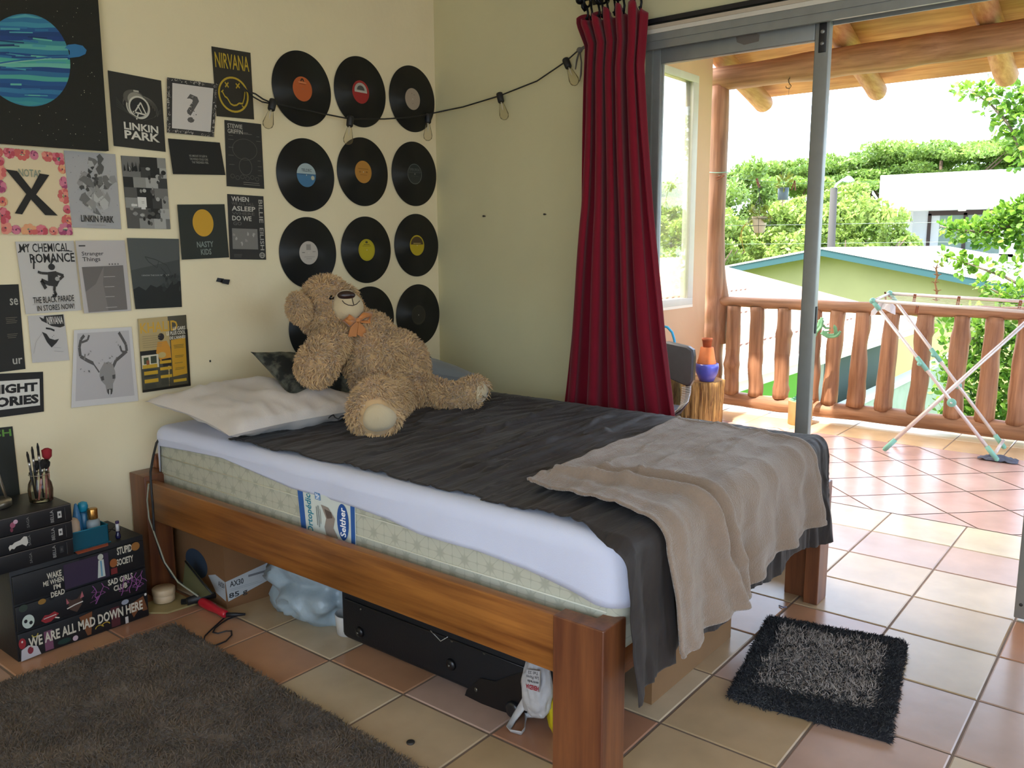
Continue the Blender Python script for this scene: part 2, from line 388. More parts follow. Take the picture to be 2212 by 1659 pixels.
# aluminium door: header, fixed leaf, second leaf at the right edge
alu = M('8b8d8a', .42, metal=.35, var=.06, scale=20, bump=.05, bscale=60); aluw = M('cfc9bb', .5, var=.05, scale=10); dark = M('1c1a1c', .5)
door = empty('door_1', (0.05, -2.4, 0), None, None); door['kind'] = 'structure'
mb = MB(); mb.box((-.012, DY1, DH-.015), (.13, DY0, DH+.012), alu); mb.box((-.018, DY1, DH+.012), (.0, DY0, DH+.035), aluw)
mb.box((.02, DY0-.03, .0), (.11, DY0, DH), alu); mb.box((-.006, DY1, DH-.045), (.008, DY0, DH-.015), alu); mb.box((.07, DY1, DH-.045), (.078, DY0, DH-.015), alu)
mb.build('door_frame', door)
def leaf(y0, y1, x, nm):
    mb = MB(); f = .052
    mb.box((x, y0, .01), (x+.035, y0-f, DH-.02), alu, .004); mb.box((x, y1+f, .01), (x+.035, y1, DH-.02), alu, .004)
    mb.box((x, y1+f, DH-.095), (x+.035, y0-f, DH-.02), alu, .004); mb.box((x, y1+f, .01), (x+.035, y0-f, .09), alu, .004)
    o = mb.build(nm, door)
    g_ = MB(); g_.box((x+.015, y0-f, .09), (x+.02, y1+f, DH-.095), glass); g_.build('glass_pane', o); return o
glass = glass_mat('door_glass')
l1 = leaf(-1.16, -1.878, .035, 'door_leaf')
mb = MB(); mb.box((.0305, -1.842, 1.93), (.036, -1.868, 2.03), dark, .002); mb.ball((.0295, -1.855, 2.0), (.003, .008, .008), M('8a8a86', .4, metal=.6)); mb.ball((.0295, -1.855, 1.96), (.003, .007, .007), M('8a8a86', .4, metal=.6))
mb.build('guide_block', l1)
mb = MB(); mb.box((.045, -1.8785, .93), (.06, -1.882, 1.03), dark); mb.build('lock', l1)
mb = MB(); P0 = [at('x', -.013, *q) for q in ((1578, 72), (1612, 62), (1630, 70), (1628, 84), (1596, 92), (1580, 86))]
# the old sticker residue on the header sits on the top rail of the fixed leaf
P0 = [Vector((.0345, p.y, p.z)) for p in P0]; mb.add(P0, [tuple(range(6))], M('6d655c', .9)); mb.build('sticker_residue', l1)
l2 = leaf(-2.6, -3.4, .045, 'door_leaf')
mb = MB(); mb.box((.043, -2.606, .42), (.046, -2.622, .52), dark); 
for z in (.44, .47, .5): mb.ball((.042, -2.614, z), (.002, .005, .005), M('c8c8c4', .3, metal=.8))
mb.build('lock', l2)
mb = MB()
for y, z in ((-2.618, .06), (-2.64, .045)): mb.ball((.0445, y, z), (.002, .006, .006), dark)
mb.build('screw', l2)
leaf(-3.36, -4.19, .085, 'door_leaf')
# thin dark strip over a pale trim on the door wall
mb = MB(); mb.box((-.03, -3.9, 2.118), (0, -1.1, 2.135), M('16161c', .4)); mb.box((-.022, -3.9, 2.098), (0, -1.1, 2.112), M('b9ab96', .6)); structure(mb, 'trim_2')
# unseen window behind the camera, added so its light fills the room
mb = MB()
for x0, x1 in ((-3.9, -3.84), (-2.48, -2.42), (-1.06, -1.0)): mb.box((x0, -5.3, .9), (x1, -5.25, 2.2), aluw)
mb.box((-3.9, -5.3, .9), (-1.0, -5.25, .96), aluw); mb.box((-3.9, -5.3, 2.14), (-1.0, -5.25, 2.2), aluw); structure(mb, 'window_added_2')
# ================================================================== bed
rail = wood_mat('varnished_wood_rail', '6a3a16', 'a0652c', 'y', .38, coat=.25)
post_w = wood_mat('varnished_wood_post', '5c3220', '84502e', 'z', .4, coat=.2, fine=.7)
footw = wood_mat('varnished_wood_foot', '6b381c', '94562a', 'x', .4, coat=.2)
BX0, BX1, BY1 = -1.653, -.155, -2.035
bed = empty('bed_frame', (-.9, -1.0, 0), 'low brown varnished wooden bed frame with square corner posts under the mattress', 'bed')
def post(x, y, z1, notch=None, w=.095):
    mb = MB(); x1 = x+w; y1 = y+w+.01
    if notch:   # L-shaped top seen from above
        nx, ny = notch; poly = [(x, y), (x1, y), (x1, y1), (x, y1)]
        poly = [(x, y), (x1, y), (x1, y+.05), (x+.05, y+.05), (x+.05, y1+.03), (x, y1+.03)] if nx > 0 else [(x, y), (x1, y), (x1, y1+.03), (x+.045, y1+.03), (x+.045, y+.05), (x, y+.05)]
        mb.prism(poly, 'z', .0, z1, post_w)
    else: mb.box((x, y, 0), (x1, y1, z1), post_w, .003)
    o = mb.build('bed_post', bed); b = o.modifiers.new('b', 'BEVEL'); b.width = .003; b.segments = 2; b.limit_method = 'ANGLE'
post(BX0-.003, BY1-.003, .438, (1, 1)); post(BX1-.092, BY1-.003, .438, (-1, 1)); post(BX0-.003, -.115, .452); post(BX1-.092, -.115, .43)
mb = MB(); mb.box((BX0+.004, BY1+.1, .296), (BX0+.036, -.1, .434), rail, .003); mb.build('side_rail', bed)
mb = MB(); mb.box((BX1-.036, BY1+.1, .296), (BX1-.004, -.1, .43), rail, .003); mb.build('side_rail', bed)
mb = MB(); mb.box((BX0+.09, BY1+.006, .292), (BX1-.09, BY1+.04, .43), footw, .003); mb.build('foot_rail', bed)
mb = MB(); mb.box((BX0+.09, -.03, .25), (BX1-.09, -.005, .50), footw, .003); mb.build('head_rail', bed)
mb = MB()
for i in range(12): y = -.15-i*.165; mb.box((BX0+.036, y-.045, .318), (BX1-.036, y+.045, .336), M('b58a5a', .6, var=.2))
mb.build('slats', bed)
mb = MB(); mb.box((-1.18, -1.90, 0), (-.66, -1.875, .15), M('94724f', .5, var=.15, scale=5)); mb.box((-.93, -1.875, 0), (-.905, -.3, .3), M('94724f', .5, var=.15, scale=5)); mb.build('centre_support', bed)
# mattress
MX0, MX1, MY0, MY1, MZ = -1.582, -.33, -.07, -2.035, .615
def ssep(v): return max(-1, min(1, v))
def slab(x0, x1, y0, y1, z0, z1, r, mat, name, parent=None, **k):
    mb = MB(); mb.box((x0, y0, z0), (x1, y1, z1), mat, r); return mb.build(name, parent, **k)
mq = bpy.data.materials.new('quilted_mattress'); mq.use_nodes = True; n = mq.node_tree.nodes; L = mq.node_tree.links; b = n['Principled BSDF']
tc = n.new('ShaderNodeTexCoord'); mp = n.new('ShaderNodeMapping'); mp.inputs['Scale'].default_value = (1, 1, 1); L.new(tc.outputs['Object'], mp.inputs[0])
sx = n.new('ShaderNodeSeparateXYZ'); L.new(mp.outputs[0], sx.inputs[0])
def mth(op, a, b_=None):
    q = n.new('ShaderNodeMath'); q.operation = op
    for i_, v_ in enumerate((a, b_)):
        if v_ is None: continue
        if isinstance(v_, (int, float)): q.inputs[i_].default_value = v_
        else: L.new(v_, q.inputs[i_])
    return q.outputs[0]
KP = 2*PI/.085; yy = mth('MULTIPLY', sx.outputs[1], KP); zz_ = mth('MULTIPLY', sx.outputs[2], KP)
pr_ = [mth('ABSOLUTE', mth('SINE', e_)) for e_ in (yy, zz_, mth('MULTIPLY', mth('ADD', yy, zz_), .5), mth('MULTIPLY', mth('SUBTRACT', yy, zz_), .5))]
pat = mth('MULTIPLY', mth('MULTIPLY', pr_[0], pr_[1]), mth('MULTIPLY', pr_[2], pr_[3]))
r = n.new('ShaderNodeValToRGB'); r.color_ramp.elements[0].position = .0; r.color_ramp.elements[0].color = (*lin('a9a896'), 1); r.color_ramp.elements[1].position = .06; r.color_ramp.elements[1].color = (*lin('bdbca9'), 1)
L.new(pat, r.inputs[0]); L.new(r.outputs[0], b.inputs['Base Color']); b.inputs['Roughness'].default_value = .8
bn = n.new('ShaderNodeBump'); bn.inputs['Strength'].default_value = .2; bn.inputs['Distance'].default_value = .003; L.new(r.outputs[0], bn.inputs['Height']); L.new(bn.outputs[0], b.inputs['Normal'])
mat_o = slab(MX0, MX1, MY0, MY1, .34, MZ, .035, mq, 'mattress', label='cream quilted mattress with a printed label, sunk in the bed frame', cat='mattress')
mb = MB()
for z in (.445, .51): mb.tube([(MX0-.001, -.11, z+.004), (MX0-.002, -.9, z), (MX0-.002, -1.5, z-.002), (MX0-.001, -2.0, z)], .0022, M('d5d2bf', .7), 6)
mb.build('piping', mat_o)
# label
fn = quadfn(at('x', -1.5875, 641, 1045), at('x', -1.5875, 766, 1085), at('x', -1.5875, 768, 1182), at('x', -1.5875, 652, 1148), (-1, 0, 0), .0003)
mb = MB(); sheet(mb, fn, M('d4dad2', .5), .003)
art(mb, fn, [('r', 0, 0, .1, 1, '2a5a9e'), ('r', .93, 0, 1, 1, '2a5a9e'), ('t', 'Ortopédico', .13, .03, .27, .97, '1c7f96', 90, .02), ('r', .32, .05, .42, .2, '5b88b8'), ('t', 'NF', .335, .07, .405, .18, 'ffffff', 90),
  ('p', [(.42,.28),(.55,.3),(.66,.5),(.62,.72),(.7,.9),(.66,1),(.5,1),(.46,.75),(.5,.55)], '94877c'), ('p', [(.48,.35),(.6,.38),(.62,.5),(.52,.55)], '5f5148'), ('c', .8, .52, .1, .4, '1f4f96'), ('t', 'Selther', .75, .2, .85, .84, 'ffffff', 90, .02),
  ('r', .33, .35, .345, .75, '8a8f8c'), ('r', .365, .32, .38, .78, '8a8f8c'), ('r', .4, .38, .41, .7, '8a8f8c')])
mb.build('mattress_label', mat_o)
# fitted sheet: top plus a side skirt whose lower edge rides up
sheetm = M('cfd3e6', .85, var=.02, scale=5, bump=.1, bscale=300, sheen=.15)
edge = [(-.04, .56), (-.117, .553), (-.515, .571), (-.867, .532), (-1.167, .53), (-1.308, .524), (-1.423, .508), (-1.628, .509), (-1.785, .495), (-1.921, .472), (-1.975, .459), (-2.06, .46)]
def interp(tab, t):
    xs = [-a for a, _ in tab]; return float(np.interp(-t, xs, [b for _, b in tab]))
def top_z(x, y):
    z = MZ+.004+.006*vn((x*2, y*2, 3)) + .012*math.exp(-((x-MX0-.15)**2)/.05)*.3
    return z
def sheet_mesh(mb):
    """rounded slab skin: rings from the hem up over the edge and in across the top"""
    X0, X1, Y0, Y1 = MX0-.008, MX1+.008, MY1-.010, MY0+.008; r = .035; ZT = MZ+.005
    prof = [(0, t) for t in (0, .15, .3, .45, .6, .75, .88, 1.0)]+[(r-r*math.cos(a), ('a', a)) for a in [k*PI/12 for k in range(1, 7)]]
    ns = 60; nl = 100; nc = 8
    def loop(d):
        q = max(.0006, .055-d); out = []
        x0, x1, y0, y1 = X0+d, X1-d, Y0+d, Y1-d
        for k in range(nl): out.append((x0, y1-q+(y0+q-(y1-q))*k/nl))          # near-left side, head to foot
        for k in range(nc): a = PI+PI/2*k/nc; out.append((x0+q+q*math.cos(a), y0+q+q*math.sin(a)))
        for k in range(ns): out.append((x0+q+(x1-x0-2*q)*k/ns, y0))
        for k in range(nc): a = 1.5*PI+PI/2*k/nc; out.append((x1-q+q*math.cos(a), y0+q+q*math.sin(a)))
        for k in range(nl): out.append((x1, y0+q+(y1-y0-2*q)*k/nl))
        for k in range(nc): a = PI/2*k/nc; out.append((x1-q+q*math.cos(a), y1-q+q*math.sin(a)))
        for k in range(ns): out.append((x1-q+(x0-x1+2*q)*k/ns, y1))
        for k in range(nc): a = PI/2+PI/2*k/nc; out.append((x0+q+q*math.cos(a), y1-q+q*math.sin(a)))
        return out
    n = len(loop(0)); vs = []
    for d, t in prof:
        for i, (x, y) in enumerate(loop(d)):
            lo = interp(edge, y) if i < nl+nc else .455
            if isinstance(t, tuple): z = ZT-r+r*math.sin(t[1])
            else:
                z = lo+(ZT-r-lo)*t; w_ = .005*vn((y*6, z*5, x*4))+.006*vn((y*2.3, 1, 5+x))*(1-t)
                if i < nl: x -= w_+.002
                elif i < nl+nc+ns: y -= abs(w_)*.3
            vs.append((x, y, z))
    for d in (.05, .07, .10, .14, .19, .25, .32, .40, .50, .60):
        dd = min(d, (X1-X0)/2-.005)
        for i, (x, y) in enumerate(loop(dd)): vs.append((x, y, ZT+.004*vn((x*2, y*2, 3))*min(1, (d-.035)/.1)))
    m_ = len(vs)//n; fs = [(k*n+i, k*n+(i+1) % n, (k+1)*n+(i+1) % n, (k+1)*n+i) for k in range(m_-1) for i in range(n)]+[tuple((m_-1)*n+i for i in range(n))]
    mb.add(vs, fs, sheetm, True)
mb = MB(); sheet_mesh(mb)
mb.build('fitted_sheet', label='white fitted sheet stretched over the mattress, riding up along its side', cat='bed sheet', solid=.002)
# ---- dark bedspread
def dz(x, y):   # wrinkled top surface: long creases across the bed
    w_ = .0; k = 0
    a = vn((x*1.6+.5*vn((x*2, y*2, 0)), y*14, 2.2)); b = vn((x*3.1, y*27, 7.7)); c_ = vn((x*9, y*9, 1.1)); d = vn((x*1.1+3, y*5, 4.4))
    fade = .45+.55*min(1, max(0, (x+1.6)/.5))
    e = vn((x*1.0+.35*vn((x*3, y*3, 8)), y*11+1.5*vn((x*1.3, y*1.5, 2)), 5.5)); g2 = vn((x*2.3+.3*vn((x*4, y*4, 1)), y*21+2*vn((x*2, y*1.2, 6)), 9.5))
    return max(-.002, .004*fade*(1-abs(a)*2.0)+.013*max(0, 1-abs(e)*6.5)*fade+.009*max(0, 1-abs(g2)*7)*fade+.003*c_+.009*d)
R = .04
def over(s, drop0=MY1-.0):
    """arc-length down the foot end: returns (y, z) for distance s from the fold line"""
    if s < 0: return (drop0+R-.014+(-s), MZ+.012, 0)
    if s < PI/2*R: a = s/R; return (drop0+R-.014-math.sin(a)*R, MZ+.012-R+math.cos(a)*R, a)
    return (drop0-.014, MZ+.012-R-(s-PI/2*R), PI/2)
def spread_fn(u, v):
    # v 0 = head edge, 1 = hem at the foot; u 0 = near left side, 1 = far side by the door wall
    x = MX0+.018+(MX1-MX0+.09)*u
    head = -.50-.08*u+.02*vn((u*6, 0, 0))*1.5
    Ltop = abs(MY1+R-.014-head); Ldrop = .365+.012*math.sin(u*23)+.02*vn((u*5, 3, 3)); s = -Ltop+(Ltop+Ldrop)*v
    y, z, a = over(s)
    edge_in = .03*vn((y*1.7, .3, 9))+.012*vn((y*7, .3, 2))
    if u < .25: x += (edge_in + (.015 if y > -1.6 else .0))*(1-u/.25)
    if u < .25:
        x -= .05*(1-u/.25)*min(1, max(0, (-y-1.90)/.12))
        if x < MX0+.01: z -= (MX0+.01-x)*.7
    if a < .01: z += dz(x, y)*min(1, -s/.07+.0)*min(1, max(.1, (MX1+.02-x)/.14))
    else:
        d = max(0, s)/Ldrop*(1 if x < -1.42 or x > -.44 else .3); f = math.sin(x*34+2*vn((x*3, z*2, 0)))*.5+math.sin(x*71+1+2*vn((x*5, z*3, 4)))*.28
        y -= .004+d*.020*(1+f)+.007*(1+vn((x*26, z*5, 1)))+.006*d*(1+vn((x*70, z*12, 1)))+.004*max(0, 1-abs(vn((x*18+2*vn((x*3, z*4, 0)), z*2.5, 3)))*6)
    if x > MX1+.0:    # falls over the far side
        ov = x-MX1; z -= min(.35, ov*1.6)*min(1, max(0, -s/.15)); x = MX1+.005+ov*.15
    return (x, y, z)
spr = M('2e2826', .66, var=.12, scale=6, bump=.7, bscale=5, stretch=(1.6, 9, 1.6), sheen=.08, spec=.35)
mb = MB(); mb.grid(spread_fn, 200, 420, spr)
mb.build('bedspread', label='crumpled dark charcoal bedspread covering the bed and hanging over its foot', cat='bedspread', solid=.003)
# ---- beige fleece blanket: corners A (near left on top), B (far on top), then over the foot
bl = M('8d7968', .9, var=.06, scale=25, bump=.45, bscale=230, sheen=.5, spec=.15)
def blanket_fn(u, v):
    # u 0 = left edge, 1 = right edge; v 0 = top hem, 1 = bottom hem
    xt = -1.44+(1.44-.50)*u; yt = -1.665+.06*u
    xb = -1.455+(1.455-.505)*u
    Ltop = abs(MY1+R-.014-yt); Ldrop = .328-.075*u+.012*math.sin(u*7); s = -Ltop+(Ltop+Ldrop)*v
    if v < .03: s += 0
    y, z, a = over(s)
    k = min(1, max(0, (s+Ltop)/(Ltop+Ldrop))); k2 = min(1, k*1.25)
    x = xt+(xb-xt)*(k**1.3)+.012*vn((s*6, 1, 2)) - .02*math.sin(k*PI)*(1-u)
    nr = Vector((0, -math.sin(a), math.cos(a)))
    fold = .026*math.exp(-((u-.16-.25*(v-.3))/.022)**2)*(v > .05)+.022*math.exp(-((u-.25-.2*(v-.3))/.02)**2)*min(1, v*3)+.008*math.exp(-((u-.07-.0*v)/.02)**2)
    fold += .012*math.exp(-((v-.16+.22*(u-.3))/.03)**2)*math.exp(-((u-.28)/.12)**2)
    wr = .011*(1-abs(vn((x*6, s*9, 2)))*2)+.003*vn((x*20, s*20, 3))
    dr = max(0, s)/Ldrop
    folds = dr*(.026*(1+math.sin(u*27+1.5*vn((u*4, v*3, 1))))*.5+.006*(1+math.sin(u*51+2)))
    off = .013+.014*min(1, max(0, s)/.06)+.010*dr+fold+wr*.8+folds
    if a < .01: off += (max(-.004, dz(x, y))*.35+.010)*min(1, -s/.07)
    hem = .0035*(min(u, 1-u) < .018)+.0035*(min(v, 1-v) < .02)
    p = Vector((x, y, z))+nr*(off+hem)
    return p
mb = MB(); mb.grid(blanket_fn, 150, 150, bl)
mb.build('fleece_blanket', label='beige fleece blanket thrown over the dark bedspread at the foot of the bed', cat='blanket', solid=.007)
# ---- pillows
def pillow(name, c, ux, uy, uz, hx, hy, hz, mat, label, cat='pillow', sag=0, seed=0, wr=.006, seam=None, n=44):
    """cushion with corners: half sizes hx, hy, thickness hz along unit axes"""
    ux, uy, uz = [Vector(a).normalized() for a in (ux, uy, uz)]; c = Vector(c); mb = MB()
    for sgn in (1, -1):
        def f(u, v):
            a = 2*u-1; b = 2*v-1
            t = (max(0, 1-abs(a)**2.6)**.55)*(max(0, 1-abs(b)**2.6)**.55)
            pin = 1-.10*(1-abs(b)**2)*(abs(a)**2); pin2 = 1-.10*(1-abs(a)**2)*(abs(b)**2)
            w_ = wr*vn((a*3+seed, b*3, sgn))*t+wr*.7*(1-abs(vn((a*5+seed, b*2, 4)))*2)*t*(1-t)*2
            p = c+ux*(a*hx*pin)+uy*(b*hy*pin2)+uz*(sgn*hz*t+w_)
            p.z -= sag*(a*a)*.0
            return p
        mb.grid(f, n, n, mat)
    return mb.build(name, label=label, cat=cat)
pcase = M('cfc6bd', .85, var=.03, scale=4, bump=.08, bscale=200, sheen=.2)
pillow('pillow', (-1.30, -.36, .69), (1, .03, -.02), (0.08, 1, .06), (0, -.06, 1), .335, .30, .066, pcase, 'plump white pillow lying flat at the head of the bed by the wall', seed=3, wr=.03)
camo = M('171915', .85, var=.45, scale=13, bump=.15, bscale=120, col2='66675a', detail=5); _r = camo.node_tree.nodes['Color Ramp'].color_ramp.elements; _r[0].position = .46; _r[1].position = .60
# ================================================================== things on the poster wall
def poster(name, label, cat, px, bg, items, group='posters and prints taped to the wall', tilt=0, bgr=.75):
    c = [at('y', -.004-(tilt if i in (0, 3) else 0), *p) for i, p in enumerate(px)]
    fn = quadfn(*c, (0, -1, 0)); mb = MB(); sheet(mb, fn, M(bg, bgr), .001); art(mb, fn, items, bgr)
    return mb.build(name, label=label, cat=cat, group=group)
rp = random.Random(11)
def specks(n, cols, u0=.02, v0=.02, u1=.98, v1=.98, s0=.002, s1=.006, asp=1.0):
    return [('c', rp.uniform(u0, u1), rp.uniform(v0, v1), (r := rp.uniform(s0, s1)), r*asp, rp.choice(cols)) for _ in range(n)]
def splash(n, u0, v0, u1, v1, cols, s=.06):
    out = []
    for _ in range(n):
        cu_, cv = rp.gauss((u0+u1)/2, (u1-u0)/4), rp.gauss((v0+v1)/2, (v1-v0)/4); k = rp.randint(5, 8); a0 = rp.random()*6
        out.append(('p', [(min(.99, max(.01, cu_+math.cos(a0+i*6.28/k)*s*rp.uniform(.2, 1.2))), min(.99, max(.01, cv+math.sin(a0+i*6.28/k)*s*rp.uniform(.2, 1.1)))) for i in range(k)], rp.choice(cols)))
    return out
def lines(u0, u1, vs, col, h=.006): return [('r', u0+rp.uniform(0, .03), v, u1-rp.uniform(0, (u1-u0)*.25), v+h, col) for v in vs]
# planet painting
def wav(y0, y1, col, ph):
    top = [(-0.02+i/14, y0+.012*math.sin(i*.9+ph)+.006*math.sin(i*2.1)) for i in range(15)]; bot = [(-0.02+i/14, y1+.012*math.sin(i*.9+ph+.4)) for i in range(15)]
    return top, bot
X0, X1 = -60, 218; pc, pr = (55, 132), 91     # planet centre and radius in px on the painting
c4 = [at('y', -.03, -130, -14), at('y', -.03, 211, -14), at('y', -.03, 235, 326), at('y', -.03, -130, 300)]
fn = quadfn(*c4, (0, -1, 0)); mb = MB(); sheet(mb, fn, M('1b1a14', .8, bump=.2, bscale=300), .022)
def pu(x, y): return ((x+130)/355.0, (y+5)/322.0)
items = []
bands = ['4f9aa6','2d6f95','3c86a0','23558a','1a3d72','1d3f7a','3a8290','57a39c','2f7695','1b4680','4aa092','68b0a0','1b4279','2a6690','4a9c92','1f5088','1c477e','2f6f98','1f5588','2f7f90','3b8c92']
cxp, cyp = 48, 135
items.append(('c', *pu(cxp, cyp), 98/355, 98/322, '2f7790'))
for i, bcol in enumerate(bands):
    y0 = cyp-98+196*i/len(bands); y1 = y0+196/len(bands)+1.2; pts_t = []; pts_b = []
    for k in range(13):
        f = k/12
        for yy, lst in ((y0, pts_t), (y1, pts_b)):
            sl = .08
            dx = math.sqrt(max(0, 98**2-(yy-cyp)**2)); xx = cxp-dx+2*dx*f; lst.append(pu(xx, min(cyp+97, max(cyp-97, yy+1.8*math.sin(f*7+i)*(math.sin(f*PI))))))
    items.append(('p', pts_t+pts_b[::-1], bcol))
for _ in range(26):
    y = rp.uniform(cyp-80, cyp+80); dx = math.sqrt(98**2-(y-cyp)**2)*.93; a = rp.uniform(-dx, dx*.3); l = rp.uniform(20, 70)
    items.append(('l', [pu(cxp+a, y), pu(min(cxp+dx, cxp+a+l), y+rp.uniform(-2, 4))], rp.uniform(.003, .008), rp.choice(['5fae9f', '1c3f74', '2b6b98', '16335f', '4a97a5'])))
ringp = [pu(134, 108), pu(142, 100), pu(160, 98), pu(178, 101), pu(187, 110), pu(183, 118), pu(168, 124), pu(145, 127), pu(136, 124), pu(146, 120), pu(146, 112), pu(138, 107)]
items.append(('p', ringp, '2f6fa0')); items.append(('l', [pu(140, 124), pu(95, 127), pu(40, 134), pu(-10, 143), pu(-60, 152)], .005, '2a6494'))
items.append(('l', [pu(-60, 156), pu(20, 140), pu(90, 131), pu(140, 129)], .0035, '7fb9a8'))
for _ in range(90):
    x, y = rp.uniform(-20, 208), rp.uniform(-2, 318)
    if math.hypot(x-cxp, y-cyp) > 104 and not (132 < x < 190 and 95 < y < 130): items.append(('c', *pu(x, y), .0016*(q := rp.uniform(.6, 1.6)), .0019*q, rp.choice(['b8b49c', '8d8a78', 'd8d2b4'])))
art(mb, fn, items, .75)
mb.build('canvas_painting', label='large black canvas painting of a striped blue ringed planet among stars', cat='painting')
W_ = 'c9c2b8'; K = '24221f'
# b band emblem
it = [('o', .5, .42, .2, .15, .014, 'b5b0a2')]+[('o', .47+.02*i, .40+.01*i, .24+.01*i, .16+.006*i, .003, '77736a', 170+20*i, 330+8*i) for i in range(7)]
it += [('c', .44, .31, .2, .11, '55524b'), ('c', .48, .33, .16, .10, '8b877b'), ('c', .52, .42, .175, .135, '2a2826'), ('o', .53, .43, .19, .145, .016, 'c3beb0'), ('r', .44, .2, .54, .225, 'aba698')]
it += [('l', [(.42,.52),(.56,.36),(.66,.52),(.40,.50)], .011, 'cfc9bb'), ('l', [(.50,.40),(.57,.50)], .009, 'cfc9bb'), ('l', [(.5,.52),(.46,.60)], .011, 'cfc9bb'), ('t', 'LINKIN', .21, .655, .87, .755, 'd2ccc0', 0, .03), ('t', 'PARK', .21, .765, .89, .88, 'd2ccc0', 0, .03)]
it += [('l', [(.1, .34+.03*i), (.3+.02*i, .52+.01*i), (.5, .58)], .0015, '55524c') for i in range(5)]+[('l', [(.95, .40+.02*i), (.8, .54), (.6, .6)], .0015, '55524c') for i in range(4)]
poster('poster', 'black poster with a round metal emblem over LINKIN PARK lettering', 'poster', [(233,152),(348,174),(358,328),(246,315)], '2b2925', it)
# c question mark with engraved border
it = [('r', .0, .0, 1, 1, '3b3836')]
for _ in range(130):
    side = rp.randint(0, 3); t = rp.random(); e = rp.uniform(.005, .06); u, v = [(t, e), (t, 1-e), (e, t), (1-e, t)][side]
    it.append(('o', u, v, .018, .016, .004, rp.choice(['cfc9be', 'a8a39a', '8a867e']), rp.uniform(0, 180), rp.uniform(200, 340)))
it += [('r', .075, .075, .925, .925, '2e2b29'), ('r', .09, .09, .91, .915, 'cfc8c2'), ('t', '?', .38, .25, .63, .78, '5b5754')]+specks(40, ['cfc8c2', '3c3936'], .4, .28, .62, .74, .004, .012)
poster('poster', 'white print with one question mark inside a scrolled black border', 'poster', [(361,167),(470,182),(462,296),(361,286)], '3b3836', it, tilt=.004)
# e dark quote
it = [('t', 'NO AMOUNT OF SLEEP IN', .35, .42, .69, .485, '8d8a83'), ('t', 'THE WORLD COULD CURE', .35, .515, .70, .58, '8d8a83'), ('t', 'THE TIREDNESS I FEEL', .38, .61, .70, .675, '8d8a83')]
poster('poster', 'small black landscape print with three lines of tiny grey text', 'poster', [(363,299),(475,308),(487,378),(374,376)], '1c1b19', it, tilt=.004)
# d smiley
it = [('t', 'NIRVANA', .06, .07, .94, .29, 'b79a2c', 0, .01), ('o', .48, .66, .38, .25, .022, 'b79a2c'), ('l', [(.27,.49),(.36,.56)], .012, 'b79a2c'), ('l', [(.36,.49),(.27,.56)], .012, 'b79a2c'), ('l', [(.55,.49),(.65,.55)], .012, 'b79a2c'), ('l', [(.65,.48),(.55,.56)], .012, 'b79a2c'),
  ('l', [(.18,.63),(.24,.70),(.30,.72),(.38,.80),(.46,.82),(.54,.81),(.6,.78),(.7,.78),(.75,.70),(.78,.60)], .012, 'b79a2c'), ('o', .73, .78, .06, .05, .012, 'b79a2c', 0, 150), ('l', [(.15,.64),(.21,.61)], .01, 'b79a2c')]
poster('poster', 'black NIRVANA poster with yellow lettering and a crossed-eye smiley', 'poster', [(457,100),(541,114),(549,258),(468,251)], '2c2820', it)
# f patent style
it = [('t', 'STEWIE', .07, .045, .47, .11, 'c2bdb2', 0, .004), ('t', 'GRIFFIN', .07, .125, .47, .19, 'c2bdb2', 0, .004), ('r', .48, .16, .62, .167, '7b776f'), ('r', .48, .175, .72, .182, '7b776f')]
it += lines(.06, .22, [.22, .28, .40, .52, .66], '6c6962')+lines(.82, .95, [.2, .27, .57, .66, .72, .8], '6c6962')
it += [('o', .15+.13*i, .84+.02*(i % 2), .05, .03, .006, '56534e') for i in range(6)]+[('o', .5, .42, .33, .16, .005, '605d57'), ('o', .5, .68, .17, .13, .005, '605d57')]+lines(.4, .9, [.92, .95], '8c887f')
poster('poster', 'dark diagram print with thin white outlines headed STEWIE GRIFFIN', 'poster', [(485,259),(564,268),(571,408),(490,402)], '2b2a28', it)
# g floral X
it = []
fl = [(.05,.06),(.2,.05),(.38,.04),(.55,.06),(.75,.05),(.93,.07),(.95,.2),(.97,.36),(.95,.52),(.96,.68),(.94,.82),(.9,.94),(.72,.95),(.55,.95),(.38,.96),(.2,.94),(.06,.92),(.03,.78),(.05,.62),(.03,.45),(.02,.28),(.05,.16)]
for i, (u, v) in enumerate(fl):
    for k in range(4): a = rp.random()*6.3; it.append(('p', [(min(1,max(0,u+.07*math.cos(a+j*1.57)*(1 if j % 2 else .3))), min(1,max(0,v+.06*math.sin(a+j*1.57)*(1 if j % 2 else .3)))) for j in range(4)], rp.choice(['6f8a6c', '8a9a60', '4f7464'])))
    for k in range(9): a = k*.7+i; rr_ = .03+.025*(i % 3); it.append(('c', min(.96,max(.04,u+rr_*math.cos(a))), min(.965,max(.035,v+rr_*.85*math.sin(a))), .036, .03, rp.choice([['c4605c','d98a78'],['b84a56','d0707c'],['d99a70','c8605a'],['9c4468','c87488']][i % 4])))
    it.append(('c', u if .03 < u < .97 else min(.97, max(.03, u)), v, .012, .011, '5c3a4c'))
it += [('t', 'NOTAS', .3, .23, .62, .32, '7f8a78'), ('p', [(.12,.25),(.28,.26),(.46,.46),(.60,.27),(.74,.28),(.52,.52),(.80,.76),(.62,.76),(.44,.58),(.30,.76),(.20,.75),(.38,.52)], '1f1c19')]
poster('poster', 'floral bordered cream sheet reading NOTAS under a big black X', 'poster', [(-12,316),(137,330),(158,509),(2,507)], 'd8c49f', it)
